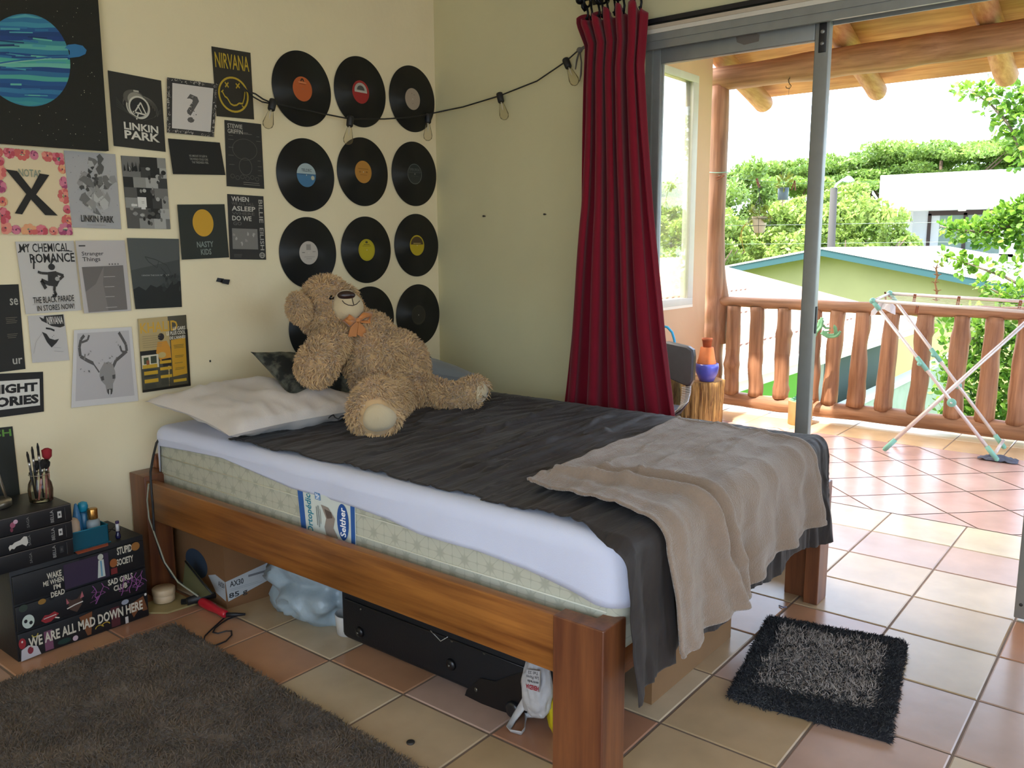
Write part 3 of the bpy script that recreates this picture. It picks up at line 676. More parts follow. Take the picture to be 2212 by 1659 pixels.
# h soldier poster: ink splash
it = splash(30, .2, .12, .85, .55, ['8d8b88', '77746f', '6a6865', 'a6a4a0', '555350'], .10)+splash(26, .28, .45, .78, .8, ['9a9894', '8c8a86', 'b2b0ac', '6c6a67'], .11)+splash(10, .2, .15, .8, .5, ['454340', '3c3a38'], .05)+specks(60, ['55534f', '8a8884'], .08, .05, .95, .8)
it += [('t', 'LINKIN PARK', .2, .83, .85, .92, '2d2b29', 0, .02)]+lines(.3, .75, [.955], '8f8d8a')
poster('poster', 'grey ink-splash print with LINKIN PARK along its bottom', 'poster', [(138,325),(249,333),(262,495),(153,491)], 'a5a3a2', it)
# i collage
it = []
cols = ['3b3a38', '55534f', '6f6d69', '8a8883', 'a3a19b', '23221f']
for r_ in range(7):
    u = .0
    while u < 1:
        wd = rp.choice([.22, .28, .34, .4]); it.append(('r', u, r_/7, min(1, u+wd), (r_+1)/7, rp.choice(cols))); u += wd
it += [('c', rp.random()*.9+.05, rp.random()*.9+.05, rp.uniform(.02, .06), rp.uniform(.02, .04), rp.choice(cols)) for _ in range(40)]
it += [('p', [(u, .21), (u+.02, .06+rp.random()*.06), (u+.05, .2)], '1f1e1c') for u in (.02, .1, .2, .28, .36)]+[('r', .27, .56, .47, .70, 'd4d1ca'), ('r', .34, .70, .44, .73, 'd4d1ca'), ('r', .12, .66, .25, .69, 'd0cdc6'), ('r', .36, .62, .42, .625, '77746e'), ('r', .36, .64, .42, .645, '77746e')]
poster('poster', 'black and white collage of small photographs on one sheet', 'poster', [(261,336),(357,342),(368,495),(276,493)], '55534f', it)
# j dark green square with a plain yellow disc
it = [('c', .5, .34, .22, .25, 'c9992c'), ('t', 'NASTY', .33, .68, .68, .79, '7f8781', 0, .02), ('t', 'KIDS', .40, .82, .62, .93, '7f8781', 0, .02)]
poster('poster', 'square dark green print with a yellow disc over NASTY KIDS', 'poster', [(383,442),(485,441),(495,556),(393,561)], '2a2e28', it, tilt=.006)
# k
it = [('t', 'WHEN', .1, .03, .58, .105, 'bdb9b0', 0, .02), ('t', 'WE ALL FALL', .1, .115, .72, .16, '5f5c58'), ('t', 'ASLEEP', .1, .175, .75, .25, 'bdb9b0', 0, .02), ('t', 'WHERE', .1, .265, .72, .31, '5f5c58'), ('t', 'DO WE', .1, .325, .63, .40, 'bdb9b0', 0, .02), ('t', 'GO', .12, .415, .35, .47, '5f5c58'), ('r', .08, .52, .78, .84, '77746f')]
it += splash(7, .15, .55, .72, .82, ['a29e98', '8d8983'], .05)+[('t', 'BILLIE', .84, .06, .95, .42, 'a5a198', -90), ('t', 'EILISH', .84, .5, .95, .85, 'a5a198', -90), ('o', .88, .93, .07, .04, .01, 'a5a198'), ('o', .88, .93, .03, .04, .006, 'a5a198'), ('r', .81, .925, .95, .935, 'a5a198')]+lines(.08, .35, [.92, .94, .96], '5f5c58')
poster('poster', 'dark typographic print with BILLIE EILISH running down its right side', 'poster', [(491,419),(569,424),(575,561),(497,560)], '2e2c2a', it)
# l
it = [('t', 'MY CHEMICAL', .05, .03, .9, .15, '242221', 0, .012), ('t', 'ROMANCE', .2, .17, .98, .3, '242221', 0, .02), ('l', [(.2,.04),(.02,.15)], .008, '242221'), ('l', [(.27,.2),(.24,.38)], .014, '242221'), ('l', [(.7,.13),(.95,.15)], .006, '242221')]
it += [('c', .55, .36, .06, .045, '2f2d2b'), ('l', [(.53,.33),(.6,.26),(.66,.28)], .012, '3a3735'), ('p', [(.47,.43),(.62,.42),(.66,.56),(.6,.64),(.45,.62)], '2f2d2b'), ('l', [(.48,.45),(.36,.44),(.30,.42)], .018, '35322f'), ('l', [(.62,.45),(.74,.49),(.66,.54)], .02, '35322f'), ('l', [(.48,.6),(.34,.54),(.40,.66)], .028, '2f2d2b'), ('l', [(.56,.62),(.54,.7),(.57,.76),(.5,.77)], .022, '2f2d2b'), ('c', .62, .53, .04, .03, 'a5a29c')]
it += [('t', 'THE BLACK PARADE', .15, .77, .88, .86, '242221', 0, .01), ('t', 'IN STORES NOW!', .2, .89, .87, .97, '242221', 0, .01), ('r', .13, .872, .9, .876, '8c8984')]
poster('poster', 'white MY CHEMICAL ROMANCE sheet advertising THE BLACK PARADE', 'poster', [(33,522),(159,520),(176,670),(56,679)], 'bfbab4', it, tilt=.003)
# m
it = [('r', .05, .06, .18, .08, '4d4947'), ('t', 'Stranger', .09, .15, .53, .22, '3a3735', 0, .01), ('t', 'Things', .09, .225, .45, .3, '3a3735', 0, .01), ('p', [(.06,.36),(.91,.35),(.91,.98),(.09,.99)], '7d7671'), ('p', [(.06,.36),(.5,.36),(.3,.6),(.08,.7)], '6a6460'), ('p', [(.5,.36),(.91,.35),(.91,.98),(.5,.98),(.45,.6)], '6d6763')]
it += lines(.45, .72, [.5, .64, .78, .93], 'aaa49d', .008)+[('c', .62+.06*i, .33, .012, .012, '55514e') for i in range(4)]
poster('poster', 'pale Stranger Things print with a grey panel below the title', 'poster', [(163,520),(269,519),(284,671),(182,677)], 'b8b1ad', it, tilt=.008)
# n
it = [('p', [(0,0),(1,0),(1,.3),(0,.45)], '4f5250'), ('p', [(0,.72),(.12,.68),(.25,.74),(.36,.66),(.48,.7),(.6,.66),(.7,.72),(.84,.6),(1,.62),(1,1),(0,1)], '1f211f'), ('t', 'I KNOW THE SUN WILL RISE', .2, .515, .76, .535, '9a9c98')]
it += [('l', [(.3,.26),(.5,.3),(.72,.38),(.8,.5)], .006, '343735'), ('l', [(.3,.26),(.36,.33),(.52,.42),(.56,.33)], .006, '343735'), ('l', [(.6,.42),(.75,.55),(.9,.6)], .005, '2e312f')]+splash(16, .6, .45, 1, .7, ['363937', '2a2d2b'], .05)
poster('poster', 'murky grey print of dark trees below a line of small text', 'poster', [(274,514),(386,516),(393,663),(293,668)], '414442', it, tilt=.006)
# o
it = [('t', 'se', .68, .16, .94, .24, 'a5a197'), ('t', 'ur', .62, .86, .93, .93, 'a5a197')]+lines(.5, .88, [.38, .4, .42, .44], '6b6355')+lines(.5, .85, [.57, .59, .61], '6b6355')
poster('poster', 'black sheet with loose white handwriting cut off at the left edge', 'poster', [(-30,616),(40,614),(55,797),(-15,806)], '201f1c', it)
# p
it = [('p', [(.3,.03),(.42,.08),(.44,.02),(.98,.0),(.98,.25),(.85,.28),(.62,.24),(.5,.18),(.36,.12)], '2a2826'), ('t', 'NIRVANA', .5, .04, .95, .2, 'c9c4bd', 0, .02), ('l', [(.45,.28),(.58,.3),(.68,.34)], .02, '2a2826'), ('p', [(.33,.35),(.45,.4),(.52,.5),(.66,.54),(.78,.52),(.7,.6),(.55,.7),(.44,.58)], '2a2826'), ('c', .6, .47, .01, .008, '55524e'), ('c', .64, .44, .01, .008, '55524e')]
it += [('l', [(.33,.38),(.15,.55),(.05,.8)], .004, '9c9894'), ('l', [(.6,.7),(.8,.72)], .004, '9c9894'), ('l', [(.6,.78),(.85,.8)], .004, '9c9894')]
poster('poster', 'small white drawing of a black bandana face with NIRVANA cap', 'poster', [(60,682),(138,679),(150,778),(70,784)], 'bcb7b2', it)
# q deer skull
D = '55524f'; D2 = '77736e'
def pl(u, v): return ((u-790)/620.0, (v-540)/790.0)
it = [('r', .055, .045, .945, .92, 'b3aeac')]
antL = [pl(*q) for q in ((1050,985),(1000,900),(930,860),(860,810),(848,720),(862,640),(895,600))]
antR = [pl(*q) for q in ((1180,950),(1215,880),(1270,840),(1335,790),(1330,720),(1295,650),(1262,590))]
it += [('l', antL, .022, D), ('l', antR, .022, D), ('l', [pl(870,670), pl(930,650), pl(945,600)], .015, D), ('l', [pl(1320,800), pl(1280,790), pl(1265,730)], .015, D), ('l', [pl(900,850), pl(905,790)], .012, D2)]
it += [('p', [pl(*q) for q in ((1050,970),(1090,900),(1140,885),(1180,920),(1200,990),(1205,1060),(1175,1120),(1170,1200),(1140,1250),(1110,1200),(1100,1130),(1060,1080),(1045,1030))], '8a8682'), ('p', [pl(*q) for q in ((1055,1040),(1085,1030),(1090,1075),(1065,1080))], '4a4745'), ('p', [pl(*q) for q in ((1170,1030),(1200,1025),(1195,1070),(1172,1070))], '4a4745'), ('p', [pl(*q) for q in ((1115,1175),(1165,1170),(1160,1225),(1135,1240),(1118,1215))], '3d3a38'), ('l', [pl(1140,1180), pl(1138,1240)], .01, 'c0bcb6')]
it += [('p', [pl(x+rp.uniform(-14,14), y+rp.uniform(-14,14)) for _ in range(4)], rp.choice([D, D2, '8f8b86'])) for (x, y) in [(1070,870),(1100,890),(1150,850),(1180,830),(1220,850),(1040,890),(940,790),(960,770),(1230,690),(1250,720),(930,800),(870,940),(900,960),(940,970),(1120,900),(1160,900)] for _ in range(2)]
poster('poster', 'white sheet with a grey antlered deer skull above the pillow', 'poster', [(160,713),(284,706),(299,866),(154,881)], 'c9c5c1', it, tilt=.004)
# r magazine page
it = [('r', 0, 0, 1, 1, 'b09a68'), ('r', .0, .45, .55, 1, '4b4a3e'), ('p', [(.6,0),(1,0),(1,1),(.55,1),(.62,.4)], '4d4838'), ('t', 'KHALID', .03, .06, .8, .2, 'c79a2c', 0, .02), ('r', .0, .44, .5, .5, '1f1b17'), ('c', .44, .27, .065, .05, '231b17'), ('p', [(.36,.34),(.55,.33),(.62,.44),(.63,.58),(.4,.6),(.32,.48)], 'c78a2e'), ('p', [(.42,.58),(.62,.57),(.62,.68),(.45,.68)], '26211c'), ('c', .44, .52, .08, .04, 'b9a46a')]
it += [('p', [(.64,.33),(.95,.31),(.95,.82),(.64,.84)], 'c19128'), ('t', 'LE GARS', .7, .15, .96, .2, 'ded8c6', 0, .02), ('t', 'LE PLUS COOL', .56, .21, .96, .26, 'ded8c6', 0, .02), ('t', "DE L'ANNÉE!", .62, .27, .96, .32, 'ded8c6', 0, .02), ('r', .02, .5, .36, .68, 'cfc7b0'), ('r', .06, .53, .16, .62, '445038'), ('r', .2, .52, .32, .62, '3c4436'), ('r', .11, .57, .17, .66, '8f5236')]
for v in (.63, .72, .83): it += [('r', .03+.02*(v > .7), v+.0, .33, v+.05, 'c19a2c'), ('r', .38, v-.03, .62, v+.01, 'c19a2c')]
it += lines(.04, .32, [.7, .71, .78, .79, .9, .92, .94], '33342c', .008)+lines(.38, .6, [.75, .77, .86, .88, .9, .92], '33342c', .008)+lines(.68, .92, [.4, .42, .44, .55, .57, .65, .72, .74], '7a6a30', .008)+[('r', .64, .88, .92, .92, 'c19a2c'), ('r', .0, .965, 1, 1, '1c1a16'), ('r', .95, .2, 1, 1, '1c1a16')]+lines(.04, .5, [.24, .27, .3, .33, .36, .39], '8e7d58', .006)
poster('magazine_page', 'yellow and black magazine page with LE GARS LE PLUS COOL headline', 'magazine page', [(298,689),(402,680),(411,833),(308,848)], '8d7a4c', it, tilt=.005, bgr=.4)
# s sign
it = [('r', .02, .17, .955, .83, 'd0ccc2'), ('t', 'NIGHT', .37, .25, .93, .47, '1c1a19', 0, .05), ('t', 'STORIES', .24, .54, .94, .77, '1c1a19', 0, .05)]
poster('poster', 'black framed sign with bold lettering ending in IGHT and ORIES', 'poster', [(-100,812),(93,803),(95,889),(-100,915)], '1e1c1b', it)
it = [('t', 'EILISH', .0, .03, .95, .13, '5c8a3a', 0, .02), ('c', .35, .4, .12, .14, '2f4a26'), ('r', 0, .28, .28, .5, '33502a')]
poster('poster', 'dark poster with green lettering ending in SH above the stacked black boxes', 'poster', [(-60,930),(27,921),(44,1075),(-50,1080)], '22241f', it)
poster('tape_scrap', 'crumpled scrap of black tape stuck on the wall above the pillow', 'tape', [(470,600),(484,602),(481,611),(467,608)], '1d1c1c', [], group=None, bgr=.3)
mb = MB(); c4 = [at('y', -.012, *q) for q in ((482, 603), (497, 604), (494, 615), (480, 612))]; sheet(mb, quadfn(*c4, (0,-1,0)), M('1d1c1c', .3), .002)
mb.build('tape_fold', COL.objects['tape_scrap'])
mb = MB(); mb.box(at('y', -.0, 452, 778), at('y', -.0015, 456, 782), K and M(K, .6)); mb.build('wall_mark', label='small dark speck on the poster wall beside the magazine page', cat='mark')
# ---- vinyl records
vin = bpy.data.materials.new('vinyl'); vin.use_nodes = True; n = vin.node_tree.nodes; L = vin.node_tree.links; b = n['Principled BSDF']
b.inputs['Base Color'].default_value = (.006, .0065, .008, 1); b.inputs['Roughness'].default_value = .33; b.inputs['Specular IOR Level'].default_value = .35
tc = n.new('ShaderNodeTexCoord'); wv = n.new('ShaderNodeTexWave'); wv.wave_type = 'RINGS'; wv.rings_direction = 'SPHERICAL'; wv.inputs['Scale'].default_value = 260; wv.inputs['Distortion'].default_value = 0
L.new(tc.outputs['Object'], wv.inputs[0]); bn = n.new('ShaderNodeBump'); bn.inputs['Strength'].default_value = .5; bn.inputs['Distance'].default_value = .0006
L.new(wv.outputs['Fac'], bn.inputs['Height']); L.new(bn.outputs[0], b.inputs['Normal'])
T6 = Matrix.Rotation(PI/2, 4, 'X')
recs = [((-.801,1.901), 'b85a2a', 'top left, with a plain orange label', 'or'), ((-.483,1.931), '9c2426', 'top row, with a red label and grey half circle', 'rd'), ((-.161,1.942), 'a39484', 'top right, with a pale beige label', 'be'),
 ((-.800,1.554), '3f7096', 'with a pale and dark blue label', 'bl'), ((-.483,1.587), 'b07c34', 'second row, with an ochre yellow label', 'oc'), ((-.158,1.598), '22282a', 'second row by the corner, with a black label', 'bk'),
 ((-.805,1.231), 'b5aca2', 'third row, with a white label above the bear', 'wh'), ((-.477,1.241), 'b3a31c', 'third row, with a bright yellow label', 'ye'), ((-.153,1.261), 'b09a1c', 'third row by the corner, with a brown and yellow label', 'yb'),
 ((-.775,.905), 'a02024', 'mostly hidden behind the bear, with a red label', 'r2'), ((-.468,.925), '20302c', 'peeking out right of the head of the bear', 'b2'), ((-.153,.923), '26231e', 'fourth row by the corner, with a dark brown label', 'b3'), ((-.16,.585), '101848', 'lowest one, almost hidden by the grey pillow', 'lo')]
for (x, z), col, desc, k in recs:
    e = empty('vinyl_record', (x, -.004, z), 'black vinyl record '+desc, 'vinyl record', 'vinyl records on the wall')
    mb = MB(); R_ = .15
    pr = [(.0035, .0), (R_-.001, .0), (R_, .0006), (R_, .0014), (R_-.001, .002), (.053, .0019), (.05, .0021), (.0035, .0021)]
    mb.lathe(pr, (0, 0, 0), vin, 96, T6)
    mb.build('disc', e, world=False)
    fn = lambda u, v, lay=0: Vector((-.05+.1*u, -.0021-.00025*lay, .05-.1*v))
    mb = MB(); q = [('c', .5, .5, .49, .49, col)]
    tl_ = {'or': [('p', [(.4,.2),(.44,.1),(.5,.07),(.56,.1),(.6,.2),(.55,.2),(.5,.13),(.45,.2)], '2a1a14'), ('r', .3, .23, .7, .26, 'd89468'), ('r', .34, .3, .66, .32, '7c3a1c')],
      'rd': [('c', .5, .45, .36, .34, 'a8a49c', 180, 360), ('c', .5, .42, .22, .2, '4a4846', 180, 360), ('r', .14, .45, .86, .52, 'b5b0a8')],
      'be': [('c', .45, .25, .02, .02, '6f6258'), ('c', .6, .3, .025, .02, '6f6258'), ('c', .5, .7, .02, .02, '6f6258')],
      'bl': [('c', .5, .46, .49, .44, '9fb0b4', 182, 358), ('t', 'TELDEC', .25, .24, .78, .36, '3a4448'), ('r', .03, .47, .97, .485, '2c3c48'), ('c', .82, .6, .09, .09, 'b0b09c')],
      'oc': [('r', .2, .35, .8, .38, '8a5c24'), ('c', .3, .5, .05, .04, '8a5c24'), ('c', .7, .5, .06, .04, '8a5c24'), ('r', .3, .62, .7, .64, '8a5c24')],
      'bk': [('o', .5, .5, .46, .46, .008, '6f7674'), ('t', 'SUPER SPECIAL', .15, .24, .85, .36, '5c6462'), ('r', .1, .42, .9, .43, '6f7674'), ('r', .25, .6, .75, .61, '4c5452')],
      'wh': [('r', .38, .14, .62, .38, '8c857e'), ('r', .15, .47, .3, .5, '6c6660'), ('r', .7, .44, .86, .46, '6c6660'), ('r', .25, .66, .8, .68, '8c857e'), ('r', .35, .74, .65, .76, '8c857e')],
      'ye': [('c', .5, .15, .08, .05, '4a4424'), ('r', .32, .24, .68, .27, '6a6020'), ('r', .25, .31, .75, .33, '6a6020'), ('o', .5, .5, .44, .44, .006, '8a7c1c')],
      'yb': [('c', .5, .46, .42, .38, '4a3820', 180, 360), ('t', 'PANART', .25, .37, .75, .44, 'b0a070')],
      'r2': [('c', .5, .5, .49, .49, '8c9490', 182, 358)], 'b2': [('o', .5, .5, .46, .46, .01, '4c5a3c')], 'b3': [('o', .5, .5, .44, .44, .006, '4a4434')], 'lo': []}[k]
    if k == 'yb': tl_[1] = ('r', .25, .38, .75, .43, 'a08c50')
    q += tl_+[('c', .5, .5, .022, .022, 'c8c4bc' if k not in ('or',) else '7a7068')]
    art(mb, fn, q, .5); mb.build('centre_label', e, world=False)
# ---- screws left in the door wall and bits of tape between the records
for (x, y) in ((1048, 467), (1179, 463)):
    p = at('x', 0, x, y); mb = MB(); mb.tube([p, p+Vector((-.012, 0, 0))], .0032, M('2a2624', .5), 8); mb.ball(p+Vector((-.013, 0, 0)), .005, M('3a3634', .4, metal=.6), 1)
    mb.build('wall_screw', label='dark screw in the bare door wall, '+('nearer the corner' if x < 1100 else 'nearer the red curtain'), cat='screw', group='screws in the door wall')
# ---- string lights
blk = M('17171a', .5); wire = M('1e1c1c', .6)
e = empty('string_lights', at('y', -.05, 756, 262), 'black string light cable with clear bulbs strung across the corner', 'string lights')
pA = at('y', -.02, 520, 181); pts = [(532, 196), (552, 203), (568, 214), (586, 222), (640, 234), (700, 246), (756, 257), (830, 257), (880, 254), (925, 248)]
P3 = [at('y', -.05, *q) for q in pts]
pr2 = [(937, 244), (1000, 231), (1079, 207), (1160, 175), (1222, 133), (1250, 108), (1272, 98)]
P3 += [at('x', -.03, *q) for q in pr2]
mb = MB(); mb.tube(P3, .0032, wire, 8); P4_ = [at('y', -.045, *q) for q in ((522, 184), (545, 208), (566, 220), (586, 224))]; mb.tube(P4_, .003, wire, 6); mb.build('cable', e)
bg_ = glass_mat('bulb_glass', 'fcfaf6', .01, .10)
for top, bot, pl_ in (((590, 218), (577, 277), 'y'), ((757, 254), (751, 312), 'y'), ((925, 248), (924, 304), 'y'), ((1079, 204), (1091, 258), 'x'), ((1222, 130), (1244, 183), 'x')):
    a = at('y', -.05, *top) if pl_ == 'y' else at('x', -.03, *top); b_ = at('y', -.06, *bot) if pl_ == 'y' else at('x', -.05, *bot)
    d = (b_-a); Ln = d.length; q = Vector((0,0,-1)).rotation_difference(d.normalized()).to_matrix().to_4x4()
    mb = MB(); mb.lathe([(.006, .006), (.0145, .004), (.0155, -.004), (.0145, -.036), (.012, -.04)], a, blk, 16, q); so_ = mb.build('socket', e)
    k = (Ln-.04)/.078
    mb = MB(); mb.lathe([(.009, -.038), (.010, -.044), (.016, -.04-.03*k), (.0215, -.04-.055*k), (.019, -.04-.068*k), (.010, -.04-.076*k), (.003, -.04-.078*k)], a, bg_, 20, q); gb = mb.build('bulb', so_)
    mb = MB(); mb.lathe([(.0035, -.038), (.003, -.06), (.0012, -.08)], a, M('cfc9ba', .3), 8, q); mb.build('filament', gb)
# grey rag tied to the cable next to the curtain
mb = MB(); rg = M('6a655e', .9)
k0 = at('x', -.035, 1252, 108); mb.ball(k0, (.012, .014, .012), rg, 2)
for ends in ([(1252,108),(1246,130),(1243,150)], [(1252,108),(1256,135),(1255,160),(1252,176)], [(1252,108),(1262,102),(1268,96)]):
    mb.tube([at('x', -.037, *q) for q in ends], [.006, .007, .004] if len(ends) == 3 else [.006, .006, .007, .003], rg, 6, flat=.4)
mb.build('cloth_strip', label='grey strip of cloth knotted round the light cable by the curtain', cat='cloth')
# ================================================================== curtain
redc = M('7a1426', .9, var=.1, scale=3, bump=.1, bscale=250, sheen=.15, spec=.15)
ct = empty('curtain', (-.12, -1.08, 0), 'dark red curtain gathered at the left side of the glass door', 'curtain')
def cur_fn(u, v):
    z = 2.165-v*2.105
    wt = 1-v
    yl = float(np.interp(z, [0.05, .55, .9, 1.41, 1.9, 2.05, 2.14], [-.80, -.845, -.875, -.925, -.945, -.955, -.915]))
    yr = float(np.interp(z, [0.05, .58, .9, 1.4, 1.67, 1.95, 2.14], [-1.44, -1.385, -1.33, -1.265, -1.235, -1.205, -1.215]))
    n_ = 5.5; ph = u*n_*2*PI+2.6*vn((u*2.6, z*.5, 3))+1.5*vn((u*6, 2, 8)); amp = .036+.012*vn((u*5, z*.6, 9))
    y = yl+(yr-yl)*u; x = -.115+amp*math.sin(ph)+.008*vn((u*18, z*2, 1)) + .012*vn((u*3, z*1.5, 6))
    y += .010*math.sin(ph*2+.6)
    if v < .025: z += .02*math.sin(u*31)*(1-v/.025)
    return (x, y, z)
mb = MB(); mb.grid(cur_fn, 200, 110, redc); mb.build('curtain_fabric', ct, solid=.003)
iron = M('15151a', .38, metal=.6)
rod = empty('curtain_rod', (-.12, -1.0, 2.24), 'black wrought iron curtain rod with bracket above the red curtain', 'curtain rod')
mb = MB(); mb.tube([(-.12, -.93, 2.235), (-.12, -4.0, 2.235)], .011, iron, 12); mb.build('rod', rod)
mb = MB(); mb.tube([(0, -.935, 2.30), (-.06, -.935, 2.29), (-.1, -.935, 2.26), (-.115, -.935, 2.22), (-.12, -.938, 2.205), (-.105, -.94, 2.195)], .0085, iron, 8); mb.box((-.006, -.96, 2.24), (0, -.91, 2.36), iron, .002); mb.build('bracket', rod)
mb = MB(); mb.ball((-.12, -.925, 2.235), .02, iron, 2); mb.build('finial', rod)
for i in range(11):
    y = -.958-i*.0245+.006*math.sin(i*2.2); r = Matrix.Rotation(.5*math.sin(i*1.7), 4, 'Z')
    mb = MB(); pts = [Vector((-.12, y, 2.225))+r.to_3x3() @ Vector((.023*math.cos(a), 0, .023*math.sin(a))) for a in [k*2*PI/18 for k in range(18)]]
    mb.tube(pts, .0046, iron, 8, closed=True); rg_ = mb.build('curtain_ring', label='black iron curtain ring on the rod above the gathered curtain', cat='curtain ring', group='rings on the curtain rod')
    mb = MB(); mb.tube([Vector((-.12, y, 2.2)), Vector((-.112, y, 2.18)), Vector((-.118, y, 2.15)), Vector((-.128, y, 2.16))], .0045, iron, 6); mb.build('hook', rg_)
# ================================================================== bear and the soft things on the bed
def blob(lobes, name, mat, voxel=.012, smooth=8):
    """one continuous skin over overlapping balls and capsules"""
    mb = MB()
    for l in lobes:
        if len(l) == 2: mb.ball(l[0], l[1], mat, 3)
        elif len(l) == 3: mb.ball(l[0], l[1], mat, 3, l[2])
        else:
            a, ra, b_, rb = l; k = 9; a = Vector(a); b_ = Vector(b_)
            for i in range(k+1): mb.ball(a.lerp(b_, i/k), ra+(rb-ra)*i/k, mat, 2)
    o = mb.build(name)
    md = o.modifiers.new('r', 'REMESH'); md.mode = 'VOXEL'; md.voxel_size = voxel; md.use_smooth_shade = True
    sm_ = o.modifiers.new('s', 'SMOOTH'); sm_.factor = .5; sm_.iterations = smooth
    bpy.context.view_layer.update(); dg = bpy.context.evaluated_depsgraph_get()
    me = bpy.data.meshes.new_from_object(o.evaluated_get(dg)); o.modifiers.clear(); o.data = me
    if not me.materials: me.materials.append(mat)
    return o
def fur(o, mat2, n, ln, wd, down=Vector((0, 0, -1)), lie=.7, jit=.6, cols=None, skip=None, clump=0, seed=1):
    """short curved tufts growing out of the surface, joined into the same mesh"""
    me = o.data; r = np.random.RandomState(seed); me.calc_loop_triangles()
    vs = np.array([v.co[:] for v in me.vertices]); tr = np.array([t.vertices[:] for t in me.loop_triangles])
    A, B, Cc = vs[tr[:,0]], vs[tr[:,1]], vs[tr[:,2]]; nr = np.cross(B-A, Cc-A); ar = np.linalg.norm(nr, axis=1); nr = nr/(ar[:,None]+1e-12)
    idx = r.choice(len(tr), n, p=ar/ar.sum()); u, v = r.rand(n), r.rand(n); sw = u+v > 1; u[sw] = 1-u[sw]; v[sw] = 1-v[sw]
    P = A[idx]+(B[idx]-A[idx])*u[:,None]+(Cc[idx]-A[idx])*v[:,None]; N = nr[idx]
    if skip is not None: keep = np.array([not skip(p, q) for p, q in zip(P, N)]); P, N = P[keep], N[keep]; n = len(P)
    D = np.array(down)[None,:]*lie+r.randn(n, 3)*jit*.5
    if clump: D += np.array([[vn(p*clump), vn(p*clump+7), vn(p*clump+13)] for p in P])*1.2
    D = D-N*(D*N).sum(1)[:,None]*1.0; T = N*.75+D*.8; T /= np.linalg.norm(T, axis=1)[:,None]
    Sd = np.cross(T, r.randn(n, 3)); Sd /= np.linalg.norm(Sd, axis=1)[:,None]+1e-9
    L_ = ln*(.6+.8*r.rand(n))[:,None]; W2 = wd*(.7+.6*r.rand(n))[:,None]
    p0, p1 = P-N*.002-Sd*W2, P-N*.002+Sd*W2; mid = P+T*L_*.55; p2, p3 = mid+Sd*W2*.8, mid-Sd*W2*.8; tip = P+T*L_*.9+D*L_*.45
    V = np.stack([p0, p1, p2, p3, tip], 1).reshape(-1, 3); k = len(me.vertices)
    mb = MB(); mb.v = [tuple(x) for x in vs]; mats = list(me.materials); mb.mats = mats
    for pl_ in me.polygons: mb.f.append(tuple(pl_.vertices)); mb.m.append(pl_.material_index); mb.c.append(None); mb.sm.append(True)
    mi = mb.mi(mat2); mb.v += [tuple(x) for x in V]
    for i in range(n):
        q = k+5*i; mb.f += [(q, q+1, q+2, q+3), (q+3, q+2, q+4)]; mb.m += [mi, mi]; mb.c += [None, None]; mb.sm += [False, False]
    nm = bpy.data.meshes.new(o.name); nm.from_pydata(mb.v, [], mb.f)
    for mt in mb.mats: nm.materials.append(mt)
    nm.polygons.foreach_set('material_index', mb.m); nm.polygons.foreach_set('use_smooth', mb.sm); nm.update(); o.data = nm
    return o
furm = M('c6a476', .95, var=.14, scale=14, sheen=.6, spec=.1); furb = M('8a6c48', .95, spec=.05)
bear = empty('teddy_bear', (-.95, -.6, .63), 'large tan teddy bear with an orange bow leaning back against the pillows', 'teddy bear')
B_ = lambda x, y, Y: at('y', Y, x, y)
seat = B_(868, 846, -.56); belly = B_(846, 800, -.47); chest = B_(790, 738, -.42); headc = B_(712, 676, -.33)
lob = [(belly, (.150, .15, .165), None), (B_(805, 790, -.48), .135), (chest, .118), (B_(812, 842, -.55), .10), (seat, (.13, .13, .085), None), (headc, (.115, .115, .108), None), (B_(738, 690, -.37), .095), (B_(705, 650, -.33), .092),
  (B_(752, 700, -.38), .085), (B_(738, 652, -.36), .065),
  (B_(722, 740, -.45), .060, B_(692, 772, -.51), .068), (B_(692, 772, -.51), .068, B_(684, 792, -.53), .072),
  (B_(855, 745, -.36), .06, B_(893, 782, -.40), .055), (B_(893, 782, -.40), .05, B_(899, 792, -.42), .048),
  (B_(838, 862, -.62), .098, B_(815, 882, -.80), .082), (B_(810, 893, -.83), .089), (B_(812, 868, -.82), .075),
  (B_(905, 848, -.60), .072, B_(985, 864, -.76), .058), (B_(985, 864, -.76), .056, B_(1015, 852, -.80), .058), (B_(1027, 844, -.80), .054)]
lob = [l if not (len(l) == 3 and l[2] is None) else (l[0], l[1]) for l in lob]
body = blob(lob, 'bear_body', furm, .011, 5); body.parent = bear; body.matrix_parent_inverse = parent_inv(bear)
PADS = [(B_(819, 903, -.905), .066), (B_(1044, 852, -.835), .042)]
fur(body, furm, 46000, .020, .0028, down=Vector((.1, -.1, -1)), lie=.45, jit=.8, clump=16, skip=lambda p, q: any((Vector(p)-c_).length < r_ for c_, r_ in PADS))
ear = blob([(B_(642, 664, -.36), (.036, .03, .052)), (B_(648, 670, -.36), (.04, .03, .05))], 'ear', furm, .009, 3); ear.parent = bear; ear.matrix_parent_inverse = parent_inv(bear)
fur(ear, furm, 4500, .015, .002, lie=.3, jit=.9)
suede = M('c4b08c', .9, var=.04, scale=12, bump=.1, bscale=200, sheen=.3)
muz = blob([(B_(751, 664, -.44), (.066, .055, .058)), (B_(748, 648, -.45), (.045, .045, .04))], 'muzzle', suede, .007, 4); muz.parent = bear; muz.matrix_parent_inverse = parent_inv(bear)
